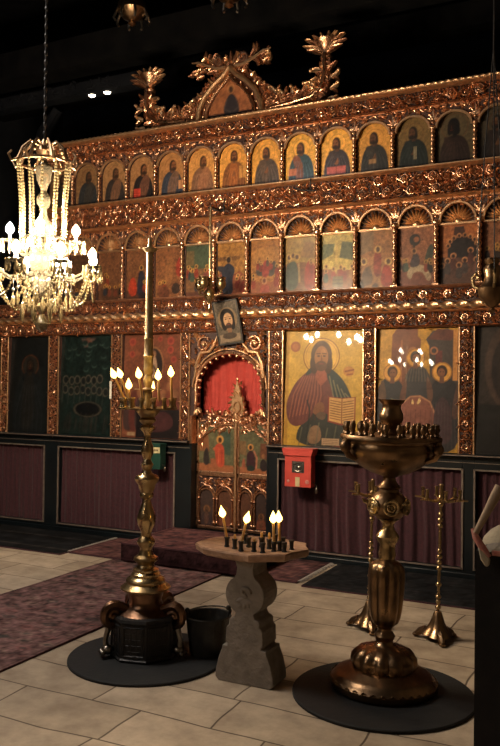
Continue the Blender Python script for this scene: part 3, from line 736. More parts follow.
p.ell(.52,1.06,.17,.27,(40,30,28)); p.ell(.52,1.06,.17,.27,(140,96,64),ring=.016); p.blob([(.44,.86),(.46,1.1),(.52,1.24),(.58,1.1),(.6,.86)],(150,120,96)); p.line([(.44,1.14),(.60,.94)],.03,(60,44,40)); p.ell(.52,1.22,.04,.05,(120,84,60))
for x,y,r in ((.14,1.40,.06),(.80,1.41,.06),(.80,1.28,.055),(.86,1.14,.05),(.14,1.22,.05),(.62,1.44,.04)): p.ell(x,y,r,r,(140,62,50)); p.ell(x,y,r*.55,r*.55,(112,46,38))
for i in range(9): x=.1+.1*i; y=.62+.1*(i%2); p.blob([(x-.09,.1),(x-.08,y-.1),(x,y),(x+.08,y-.1),(x+.09,.1)],random.choice([(84,42,36),(60,44,42),(110,54,40),(72,50,48)])); p.ell(x,y+.03,.05,.06,(126,84,58))
p.poly([(.25,.0),(.98,.0),(.98,.42),(.25,.42)],(26,20,20)); p.blob([(.4,.12),(.55,.36),(.8,.4),(.92,.2),(.7,.08)],(62,34,34)); p.poly([(.1,.03),(.24,.03),(.24,.08),(.1,.08)],(150,120,90))
p.wear(.08); main_icon(-1.233,-.552,p,'reddish brown large icon with a dark oval medallion, behind the lit candles')
# the large icon with the open book
p = P_(.545,1.283,150,(184,144,52)); p.wear(.05,20)
p.poly([(0,0),(.05,0),(.05,p.a),(0,p.a)],(150,100,40),.5)
cx,hy = .47,1.07
p.ell(cx,hy+.01,.235,.225,(196,152,62)); p.ell(cx,hy+.01,.235,.225,(112,70,28),ring=.012); p.ell(cx,hy+.01,.205,.195,(150,98,42),ring=.008,a=.7)
p.ell(.13,1.20,.065,.065,(134,72,30)); p.ell(.13,1.2,.04,.04,(160,96,44)); p.ell(.82,.90,.07,.06,(168,104,44),a=.8); p.line([(.78,.90),(.88,.92)],.02,(120,66,28)); p.line([(.80,.86),(.87,.87)],.015,(120,66,28))
p.blob([(.02,.52),(.04,.30),(.14,.22),(.26,.26),(.20,0),(.80,-.05),(.86,.30),(.90,.50),(.80,.72),(.70,.86),(.56,.96),(.38,.96),(.24,.86),(.12,.74)],(98,52,44))
p.blob([(.55,.97),(.70,.86),(.80,.74),(.90,.50),(.84,.42),(.68,.50),(.60,.72),(.52,.90)],(40,50,46)); p.blob([(.38,.98),(.30,.92),(.26,.84),(.36,.88)],(44,48,42))
p.blob([(.16,.0),(.18,.22),(.32,.30),(.40,.44),(.60,.38),(.84,.28),(.82,0)],(44,46,40)); p.blob([(.30,.02),(.34,.24),(.48,.26),(.50,.04)],(120,92,66))
for k in range(9):
    x = .07+.045*k; p.line([(x,.34+.01*k),(x+.05,.62),(x*.6+.2,.84)],.014,(152,86,62),.55); p.line([(x+.02,.32),(x+.07,.58),(x*.6+.22,.8)],.014,(78,34,28),.55)
for k in range(5): x=.58+.05*k; p.line([(x,.84-.05*k),(x+.06,.58)],.016,(120,112,84),.7)
for k in range(6): x=.2+.11*k; p.line([(x,.0),(x+.04,.22+.03*(k%3))],.018,(92,86,66),.6)
p.line([(.30,.55),(.34,.42),(.30,.1)],.02,(30,34,32),.8); p.blob([(.36,.40),(.42,.52),(.50,.54),(.54,.44),(.46,.36)],(112,70,44)); p.blob([(.40,.36),(.46,.42),(.56,.40),(.52,.30)],(88,66,50))
p.poly([(.40,.92),(.54,.92),(.55,.80),(.47,.72),(.41,.80)],(140,74,54)); 
p.ell(cx,hy+.025,.135,.175,(74,48,30)); p.ell(cx-.09,hy-.08,.055,.12,(66,42,26)); p.ell(cx+.09,hy-.08,.055,.12,(66,42,26))
p.ell(cx,hy+.0,.088,.135,(142,92,52)); p.ell(cx,hy-.105,.075,.062,(82,52,32)); p.ell(cx+.02,hy+.05,.035,.05,(166,112,66),a=.6)
for e in (-1,1): p.ell(cx+e*.036,hy+.015,.020,.010,(40,24,14)); p.line([(cx+e*.014,hy+.045),(cx+e*.062,hy+.042)],.012,(60,36,20))
p.line([(cx,hy+.02),(cx+.006,hy-.045)],.014,(100,60,34)); p.line([(cx-.024,hy-.078),(cx+.024,hy-.078)],.014,(110,50,36))
p.poly([(.57,.30),(.74,.26),(.915,.30),(.915,.60),(.74,.585),(.57,.60)],(120,44,30)); p.poly([(.585,.315),(.745,.28),(.90,.315),(.90,.59),(.745,.575),(.585,.59)],(196,148,86))
for i in range(8):
    y=.345+.03*i; p.line([(.60,y),(.73,y-.022)],.011,(112,74,40)); p.line([(.76,y-.022),(.888,y)],.011,(112,74,40))
p.line([(.745,.28),(.745,.575)],.012,(110,60,34)); p.poly([(.50,.02),(.72,.02),(.72,.10),(.50,.10)],(168,136,104))
for i in range(3): p.line([(.52,.04+.02*i),(.70,.04+.02*i)],.007,(112,84,60))
p.wear(.05,18); main_icon(.545,1.283,p,'large gold icon of a bearded figure in red and blue holding an open book')
# the large icon of three seated winged figures
p = P_(1.411,2.098,130,(180,132,48)); p.wear(.07,18)
p.poly([(.16,.8),(.18,1.42),(.24,1.5),(.5,1.5),(.50,1.40),(.54,1.36),(.52,.8)],(112,66,46)); p.line([(.3,1.35),(.3,.85)],.02,(150,92,62)); p.ell(.44,1.2,.06,.07,(150,100,66)); p.ell(.44,1.19,.035,.05,(84,48,36))
p.poly([(.60,1.36),(.68,1.46),(.86,1.49),(1.,1.42),(1.0,.7),(.66,.7),(.64,1.28)],(64,54,50)); p.poly([(.62,1.36),(.74,1.49),(.98,1.46),(.9,1.34)],(92,50,40)); p.poly([(.72,.9),(.80,.9),(.80,1.22),(.72,1.22)],(92,46,42)); p.poly([(.93,.86),(.985,.86),(.985,1.47),(.93,1.47)],(186,126,66)); p.ell(.70,1.22,.05,.05,(150,96,64),ring=.02)
p.blob([(.0,.0),(-.02,.7),(.10,.92),(.30,.86),(.40,.6),(.36,.0)],(44,42,44)); p.blob([(.62,.0),(.58,.5),(.68,.84),(.84,.92),(1.02,.8),(1.04,.0)],(40,38,40)); p.blob([(.30,.5),(.34,.92),(.46,1.06),(.58,1.04),(.68,.88),(.66,.45)],(52,50,52))
p.blob([(.0,.55),(.06,.95),(.14,.6)],(92,66,48)); p.blob([(.26,.6),(.38,.98),(.36,.55)],(96,60,46)); p.blob([(.64,.5),(.60,1.0),(.72,.7)],(92,62,48)); p.blob([(.9,.4),(1.0,.95),(1.02,.4)],(84,56,46))
p.blob([(.26,.14),(.24,.45),(.34,.62),(.52,.68),(.68,.60),(.74,.42),(.70,.12)],(122,72,58)); p.line([(.26,.40),(.30,.56),(.42,.66),(.54,.67),(.66,.60),(.73,.44)],.018,(170,118,84))
for i in range(7): x=.3+.06*i; p.line([(x,.14),(x+.01,.5)],.012,(92,50,42),.6)
p.blob([(.72,.1),(.70,.5),(.80,.7),(.92,.55),(.94,.1)],(62,40,44)); p.blob([(.08,.1),(.10,.5),(.22,.7),(.30,.4),(.26,.1)],(48,50,54))
for x,y,r in ((.19,.95,.115),(.475,1.135,.115),(.80,.96,.12)):
    p.ell(x,y,r,r,(206,148,66)); p.ell(x,y,r,r,(140,88,38),ring=.012); p.ell(x,y+.01,.065,.075,(44,28,20)); p.ell(x+(.008 if x<.5 else -.008),y-.008,.045,.056,(116,72,46)); p.poly([(x-.03,y-.13),(x+.03,y-.13),(x+.025,y-.04),(x-.025,y-.04)],(96,60,42))
    for e in (-1,1): p.ell(x+e*.017,y+.004,.009,.006,(30,20,14))
for i in range(8): p.line([(.36+.04*i,.85),(.40+.03*i,1.0)],.012,(100,88,76),.6)
for i in range(9): p.line([(.66+.045*i,.05),(.70+.035*i,.6)],.010,(70,58,58),.6)
p.wear(.08); main_icon(1.411,2.098,p,'large icon of three haloed winged figures seated round a red table')
p = P_(2.237,2.978,70,(44,36,32)); p.wear(.12); p.ell(.42,.95,.33,.5,(66,50,42)); p.ell(.42,.92,.26,.42,(36,28,26)); p.blob([(.3,.7),(.34,1.0),(.44,1.1),(.5,.9),(.44,.62)],(110,80,66)); p.poly([(0,0),(1,0),(1,.5),(0,.55)],(22,20,20)); p.wear(.1)
main_icon(2.237,2.978,p,'dusky large icon with a pale arched shape, nearest the big hanging lamp')
# crest painting
p = Paint(.50,.40,44,(150,92,58)); p.wear(.1); p.poly([(0,0),(1,0),(1,.09),(0,.12)],(40,34,30))
p.blob([(.34,.06),(.36,.3),(.46,.47),(.56,.46),(.66,.3),(.70,.06)],(46,40,42)); p.ell(.5,.56,.075,.085,(186,126,78)); p.ell(.5,.55,.05,.065,(66,44,34)); p.line([(.42,.36),(.36,.2),(.5,.12)],.03,(72,62,62)); p.line([(.6,.36),(.66,.2),(.55,.12)],.03,(66,56,56)); p.wear(.06)
cp = MB(); pp = p.build('crest_painting', PAINTS, ico, (CX-.25,crest_y-.012,4.052), thick=.012)
for v in pp.data.vertices:     # trim to the pointed arch
    t = max(0,min(1,(v.co.z-4.052)/.40)); wmax = .25*(1-t**1.7)
    v.co.x = CX+max(-wmax,min(wmax,v.co.x-CX))

# ================================================================== ROYAL DOORS, CURTAINS
def door_leaf(x0, x1, sg, lb, seed):
    rs = random.Random(seed); w = x1-x0; y = .075
    d = empty('holy_door', (x0,y,.20), lb, 'door', 'pair of carved holy doors')
    b = MB(); b.box(.004,0,-.03,w-.004,.03,1.06); b.build('door_panel', BOLE, d, smooth=False)
    b = MB()
    for (a0,c0,a1,c1) in ((0,-.03,w,.0),(0,.475,w,.52),(0,-.03,.022,1.02),(w-.022,-.03,w,1.02)): b.box(a0,-.016,c0,a1,.004,c1)
    b.build('door_frame', GOLD, d, smooth=False, bev=.004)
    # lower pierced arcade
    M = lambda s,t,h: (s,-h,t)
    b = MB()
    for i in range(2):
        c = w*(.27+.46*i); rx = w*.19
        b.tube([(x,-.014,z) for x,z in [(c-rx,.02)]+arch_pts(c,.27,rx,.085,10)+[(c+rx,.02)]], .0095, 6)
        b.tube([(x,-.012,z) for x,z in arch_pts(c,.27,rx*1.2,.115,10)], .007, 5)
        b.ell((c-rx,-.016,.03),(.018,.014,.022),8,5); b.ell((c+rx,-.016,.03),(.018,.014,.022),8,5); b.ell((c-rx,-.016,.26),(.017,.014,.015),8,5); b.ell((c+rx,-.016,.26),(.017,.014,.015),8,5)
        for q in range(5): b.leaf(M,(c,.385),PI*(q+.5)/5,.07,.028,.02,0)
    for q in range(34): b.leaf(M,(.03+rs.random()*(w-.06),.375+rs.random()*.095),rs.random()*6.28,.045,.022,.02,rs.uniform(-1,1))
    for i in range(3):
        c = w*(.04+.46*i); b.tube([M(c,.30,.014),M(c+.02 if i<2 else c-.02,.36,.014),M(c,.44,.014)],.008,5)
    b.build('lattice_carving', GOLD, d)
    for i in range(2):
        c = w*(.27+.46*i); p = Paint(w*.36,.32,18,(88,54,38) if i^(sg>0) else (60,44,40)); saint(p,.5,(52,40,40) if i==0 else (112,62,44),(90,60,46),(30,22,18),.14,.95,0,(150,100,56),False,None,True,(100,66,44)); p.wear(.1)
        p.build('saint_painting', PAINTS, d, (c-w*.18,-.004,.01), thick=.004)
    # painted scene
    p = Paint(w-.044,.455,44,(96,92,66)); p.wear(.08); A = p.a
    p.poly([(0,0),(1,0),(1,.16),(0,.2)],(150,92,60))
    if sg < 0:
        p.poly([(.6,.5),(.62,1.0),(.9,1.0),(.9,.4)],(64,76,62)); p.poly([(.0,.5),(.0,1.0),(.25,1.0),(.3,.5)],(132,84,54)); p.ell(.6,.80,.10,.10,(206,150,80)); p.ell(.6,.79,.055,.07,(60,36,26)); p.blob([(.50,.12),(.46,.5),(.44,.62),(.58,.74),(.72,.62),(.72,.4),(.74,.12)],(176,72,50)); p.blob([(.48,.5),(.38,.56),(.46,.62)],(180,96,64)); p.line([(.56,.2),(.58,.6)],.02,(204,106,72)); p.line([(.66,.2),(.66,.55)],.02,(130,46,34)); p.blob([(.12,.15),(.14,.5),(.24,.62),(.30,.4),(.3,.15)],(50,42,40)); p.poly([(.34,.1),(.5,.1),(.5,.32),(.34,.32)],(150,88,60))
    else:
        p.poly([(.0,.6),(.0,1.0),(.22,1.0),(.25,.55)],(120,92,62)); p.poly([(.7,.5),(.72,.95),(1,.95),(1,.45)],(108,66,46)); p.ell(.38,.82,.10,.10,(200,140,76)); p.ell(.38,.81,.055,.07,(56,36,28)); p.blob([(.24,.10),(.24,.5),(.28,.66),(.40,.74),(.52,.62),(.56,.3),(.54,.10)],(60,34,40)); p.blob([(.24,.08),(.28,.26),(.5,.26),(.52,.08)],(36,48,42)); p.line([(.5,.7),(.6,.5),(.58,.2)],.05,(178,110,84)); p.blob([(.72,.1),(.70,.35),(.80,.5),(.94,.4),(.96,.1)],(46,36,36)); p.ell(.82,.56,.06,.07,(150,100,66)); p.blob([(.08,.12),(.1,.42),(.18,.5),(.22,.12)],(150,84,62))
    p.line([(0,A-.18),(.3,A-.05),(.55,A)],.03,(176,112,70)); p.wear(.08)
    p.build('painted_scene', PAINTS, d, (.022,-.006,.52), thick=.006)
    # foliage along the top
    b = MB()
    for q in range(95):
        s_ = rs.random(); x = w*s_ if sg < 0 else w*(1-s_)
        z = .92+.17*rs.random()-.22*(max(0,.35-s_)/.35)*rs.random()
        b.leaf(M,(x,z),rs.random()*6.28,.055,.032,.028,rs.uniform(-1,1))
    for q in range(6): b.ell(M(w*(.1+.16*q),1.06+.025*(q%2),.012),(.024,.016,.024),8,5)
    ia = [(w*.02,.80),(w*.25,.88),(w*.6,.965),(w*.98,.98)]
    if sg > 0: ia = [(w-x,z) for x,z in ia]
    b.tube([M(x,z,.012) for x,z in ia], .011, 6)
    b.build('leafy_top_rail', GOLD, d)
    return d
d1 = door_leaf(DL+.004, .016, -1, 'holy door leaf painted with a red robed figure', 3)
d2 = door_leaf(.030, DR-.004, 1, 'holy door leaf painted with a dark robed standing figure', 5)
b = MB(); xm = DL+.004
cxm = .023-xm
b.box(cxm-.014,-.03,-.03,cxm+.006,.0,1.0)
M = lambda s,t,h: (s+cxm,-h-.004,t)
b.prism([(cxm-.075,1.11),(cxm-.05,1.05),(cxm,1.0),(cxm+.05,1.05),(cxm+.075,1.11),(cxm+.06,1.20),(cxm+.03,1.29),(cxm,1.40),(cxm-.03,1.29),(cxm-.06,1.20)], -.012, .016)
for q in range(14):
    a = 2*PI*q/14; b.leaf(M,(.055*math.cos(a),1.15+.10*math.sin(a)),a+.6,.055,.03,.028,.6)
b.tube([M(.035*math.cos(a),1.14+.05*math.sin(a),.018) for a in [2*PI*i/16 for i in range(17)]],.009,6)
for q in range(6): b.leaf(M,((.02 if q%2 else -.02),1.22+.025*q),PI/2+(.5 if q%2 else -.5)*-1,.045,.026,.024,0)
b.ell(M(0,1.40,.01),(.014,.012,.02),8,5)
b.build('finial', GOLDB, d1)

def curtain(name, x0, x1, y, z0, z1, m, label, group, amp=.018, folds=None, cat='curtain', seed=0):
    rs = np.random.default_rng(seed); n = int((x1-x0)*110); ny = 16; vs = []
    f = folds or (x1-x0)*16; ph = rs.random(4)*6
    for j in range(ny+1):
        t = j/ny
        for i in range(n+1):
            s = i/n; x = x0+(x1-x0)*s
            w = 2*PI*f*s + .9*math.sin(2*PI*s*3.1+ph[0]) + .25*math.sin(7*t+ph[1]+9*s)
            d = amp*(.5+.5*math.sin(w))**1.4*(1-.35*t) + amp*.6*(.5+.5*math.sin(w*.43+ph[2]))*(1-.3*t) + .004*math.sin(w*2.3+t*3)
            vs.append((x, y-d, z0+(z1-z0)*t))
    nx = n+1; N = len(vs)
    fs = [(j*nx+i, j*nx+i+1, (j+1)*nx+i+1, (j+1)*nx+i) for j in range(ny) for i in range(n)]
    b = MB().add(vs, fs); b.add([(p[0],p[1]+.004,p[2]) for p in vs], [q[::-1] for q in fs])
    return tag(b.build(name, m, sharp=180), label, cat, group)
gc = 'maroon curtains in the screen base'
curtain('curtain', -3.29,-2.23,.026,.09,.882,VELVET,'dim maroon curtain in the screen base under the blackened icon',gc,seed=1)
curtain('curtain', -2.02,-.61,.026,.09,.882,VELVET,'maroon curtain in the screen base behind the tall brass candlestick',gc,seed=2)
curtain('curtain', .51,2.13,.026,.09,.882,VELVET,'wide maroon curtain in the screen base under the open-book icon',gc,amp=.03,folds=15,seed=3)
curtain('curtain', 2.245,3.24,.026,.09,.882,VELVET,'dark maroon curtain in the screen base beside the black lectern',gc,seed=4)
curtain('red_curtain', DL+.002, DR-.002, .19, .17, 2.0, REDC, 'bright scarlet curtain showing above the holy doors', None, amp=.016, folds=9, seed=5)

# ================================================================== THINGS ON THE SCREEN
# hung face portrait
pt = empty('hung_portrait', (.0,-.085,2.13), 'small tilted dark portrait of a bearded face hung over the doorway arch', 'icon')
p = Paint(.25,.40,56,(86,76,64)); p.wear(.15)
p.ell(.5,.92,.40,.44,(118,96,70)); p.ell(.5,.96,.30,.36,(26,20,17)); p.ell(.34,.75,.12,.24,(26,20,17)); p.ell(.68,.75,.12,.24,(26,20,17)); p.ell(.52,.88,.185,.27,(176,136,100)); p.ell(.52,.66,.13,.12,(52,36,28)); p.poly([(.44,.58),(.62,.58),(.60,.42),(.46,.42)],(130,94,68))
for e in (-1,1): p.ell(.52+e*.085,.93,.042,.022,(34,22,16)); p.line([(.52+e*.03,1.0),(.52+e*.14,.99)],.022,(50,32,22))
p.line([(.52,.95),(.535,.80)],.028,(130,92,66)); p.line([(.46,.72),(.58,.72)],.024,(110,56,44)); p.poly([(.08,.08),(.92,.08),(.92,.36),(.08,.36)],(132,112,90)); p.ell(.5,.3,.3,.12,(70,58,48)); p.wear(.08)
pn = p.build('portrait_panel', PAINTS, pt, (-.125,-.012,-.20), thick=.024)
b = MB()
for (a0,c0,a1,c1) in ((-.132,-.207,.132,-.193),(-.132,.193,.132,.207),(-.132,-.207,-.120,.207),(.120,-.207,.132,.207)): b.box(a0,-.020,c0,a1,.014,c1)
b.build('frame', IRON, pt, smooth=False); b = MB(); b.tube([(0,.01,.20),(0,.05,.27),(0,.09,.29)],.004,5); b.build('hanging_wire', IRON, pt)
pt.rotation_euler = (R(9), R(-6.5), R(0))
# donation boxes
def don_box(x0,x1,z0,z1,yb,dep,m,label):
    w,h = x1-x0,z1-z0
    d = empty('donation_box', ((x0+x1)/2,yb,z0), label, 'donation box')
    b = MB(); b.box(-w/2,-dep,0,w/2,0,h); b.build('body', m, d, smooth=False, bev=.006); return d,w,h
d,w,h = don_box(.635,.885,.665,.99,-.095,.10,REDP,'red metal donation box with a dark oval picture hung on the ledge')
b = MB(); b.prism([(-w/2-.022,h+.012),(-w/2-.004,h-.05),(w/2+.004,h-.05),(w/2+.022,h+.012)], -.115, .012); b.build('lid', REDP, d, smooth=False)
b = MB(); b.box(-.055,-.103,.125,.06,-.1,.225); b.build('picture', BLACKP, d, smooth=False)
b = MB(); b.tube([(.003+.045*math.cos(a),-.104,.175+.035*math.sin(a)) for a in [2*PI*i/18 for i in range(19)]],.004,5); b.ell((.01,-.103,.17),(.022,.006,.018),8,5); b.build('oval_emblem', SILV, d)
b = MB(); b.box(-.022,-.104,.008,.020,-.1,.088); b.build('label', CREAM, d, smooth=False)
for x in (-.09,.088):
    b = MB(); b.ell((x,-.1,.05),(.014 if x<0 else .02,.005,.014 if x<0 else .02),8,5); b.build('sticker', CLOTHP, d)
b = MB(); b.lathe([(-.07,.010),(-.05,.014),(-.03,.012),(-.02,.006),(0,.004)],8,(w/2+.035,-.06,.02)); b.tube([(w/2+.035,-.06,.02),(w/2+.0,-.06,.05)],.004,5); b.build('padlock', SILV, d)
d,w,h = don_box(-.845,-.66,.735,.975,-.095,.10,GREENP,'dark green donation box with a cream label by the doorway')
b = MB(); b.box(-w/2-.006,-.107,h-.015,w/2+.006,.0,h+.006); b.build('lid', GREENP, d, smooth=False)
b = MB(); b.box(-w/2+.004,-.104,h-.085,w/2-.004,-.1,h-.03); b.build('label', CREAM, d, smooth=False)
b = MB()
for i in range(9): b.box(-.07+.016*i,-.1055,h-.066,-.07+.016*i+.010,-.104,h-.05 if i%3 else h-.046)
b.build('lettering', INK, d, smooth=False)
b = MB(); b.box(-.042,-.103,.02,-.012,-.1,.085); b.build('paper_note', WHITEC, d, smooth=False)
b = MB(); b.lathe([(-.05,.006),(-.03,.012),(-.01,.008),(0,.004)],8,(w/2+.025,-.06,.03)); b.tube([(w/2+.025,-.06,.03),(w/2-.005,-.06,.05)],.004,5); b.build('padlock', SILV, d)
b = MB(); b.box(-.012,-.006,0,.012,0,.18); o = b.build('paper_strip', WHITEC, smooth=False); o.location = (-1.345,-.064,1.395)
tag(o,'narrow white paper strip stuck on the carved post by the candle flames','paper')
# iron brackets
def bracket(x, z, lb, L=.0):
    o = empty('iron_bracket', (x,-.09,z), lb, 'bracket', 'black iron brackets on the upper frieze')
    b = MB(); b.tube([(0,.05,.06),(0,-.01,.02),(0,-.06,-.01),(0,-.06-L,-.005)],.010,6); b.build('shank', IRON, o)
    b = MB(); b.tube([(-.13,-.06,.035),(-.05,-.06,.0),(.09,-.06,-.02)],[.005,.009,.005],6); b.tube([(.03,-.05,.10),(.035,-.06,-.01)],[.004,.008],6); b.build('cross_arm', IRON, o)
    return o
bracket(-.065,3.17,'black iron bracket on the upper frieze above the triple hanging lamp', .19)
o = bracket(.80,3.27,'black iron bracket on the upper frieze above the yellowish scene icon')

# ================================================================== HANGING OIL LAMPS
def cup_profile(s=1.): return [(-.075*s,.004*s),(-.06*s,.014*s),(-.05*s,.010*s),(-.035*s,.028*s),(-.01*s,.042*s),(.02*s,.044*s),(.04*s,.034*s),(.05*s,.036*s),(.058*s,.046*s),(.064*s,.044*s)]
o = empty('triple_oil_lamp', (-.065,-.33,2.40), 'brass hanging lamp with three cups on a slim rod before the middle row', 'oil lamp')
b = MB(); b.tube([(0,0,.06),(-.003,0,.4),(0,.0,.765)],.011,7); b.build('rod', BRASS, o)
b = MB(); b.lathe([(-.20,.004),(-.18,.014),(-.16,.02),(-.13,.012),(-.10,.022),(-.06,.048),(-.02,.052),(.02,.030),(.06,.022),(.10,.030),(.12,.014)],16); b.build('central_body', BRASS, o)
for a in (.05,PI*.96,-PI/2):
    b = MB(); x,y = .115*math.cos(a),.115*math.sin(a)
    b.tube([(0,0,-.02),(x*.5,y*.5,-.045),(x,y,-.03)],.008,6); ar = b.build('arm', BRASS, o)
    b = MB(); b.lathe(cup_profile(1.0),14,(x,y,.05)); b.build('lamp_cup', BRASS, ar)
o = empty('hanging_oil_lamp', (2.66,-1.79,2.15), 'large brass oil lamp with scroll handles hanging at the picture\'s edge', 'oil lamp')
b = MB(); b.lathe([(-.165,.006),(-.15,.022),(-.135,.012),(-.12,.03),(-.07,.075),(-.02,.085),(.01,.055),(.05,.042),(.085,.052),(.10,.048),(.12,.035),(.145,.045),(.155,.04)],20); b.build('lamp_body', BRASSD, o)
for i in range(3):
    a = 2.9+i*2*PI/3; c,s_ = math.cos(a),math.sin(a); b = MB()
    b.tube([(c*r,s_*r,z) for r,z in ((.08,-.02),(.115,.0),(.125,.05),(.10,.075),(.085,.05),(.10,.035))],.010,6); b.build('scroll_handle', BRASS, o)
    b = MB(); b.tube([(c*.10,s_*.10,.07),(c*.05,s_*.05,.8),(0,0,1.4)],.004,5); b.build('chain', IRON, o)
b = MB(); b.tube([(0,0,1.38),(0,0,ZC-2.15)],.005,5); b.build('hook_rod', IRON, o)
def roof_lamp(x,y,z,lb):
    o = empty('roof_lamp', (x,y,z), lb, 'oil lamp', 'dim lamps hanging under the roof')
    b = MB(); b.lathe([(-.16,.01),(-.14,.04),(-.11,.025),(-.08,.09),(-.02,.14),(.05,.13),(.10,.08),(.14,.10),(.16,.09)],18); b.build('lamp_body', BRASSD, o)
    for i in range(8):
        b = MB(); a = i*PI/4; b.tube([(.13*math.cos(a),.13*math.sin(a),0),(.17*math.cos(a),.17*math.sin(a),-.10),(.15*math.cos(a),.15*math.sin(a),-.13)],.012,6); b.build('pendant', SILV, o)
    b = MB(); b.tube([(0,0,.14),(0,0,ZC-z)],.008,6); b.build('chain', IRON, o); return o
roof_lamp(-.80,-.55,5.02,'dim hanging lamp high under the roof catching one warm glint')
roof_lamp(.22,-.55,4.98,'dim dark hanging lamp high under the roof above the crest')
for x,lb in ((-2.235,'left one of two bare lit bulbs under the dusty beam'),(-2.02,'right one of two bare lit bulbs under the dusty beam')):
    o = empty('light_bulb', (x,.70,4.95), lb, 'light bulb', 'bare bulbs under the dusty beam')
    b = MB(); b.ell((0,0,0),(.045,.04,.03),12,8); b.build('bulb', DIMB, o)
    b = MB(); b.tube([(0,0,.02),(0,0,.0)],.018,8); b.tube([(0,0,.02),(0,0,.16)],.006,6); b.build('socket', IRON, o)
    o.location.z = 4.87

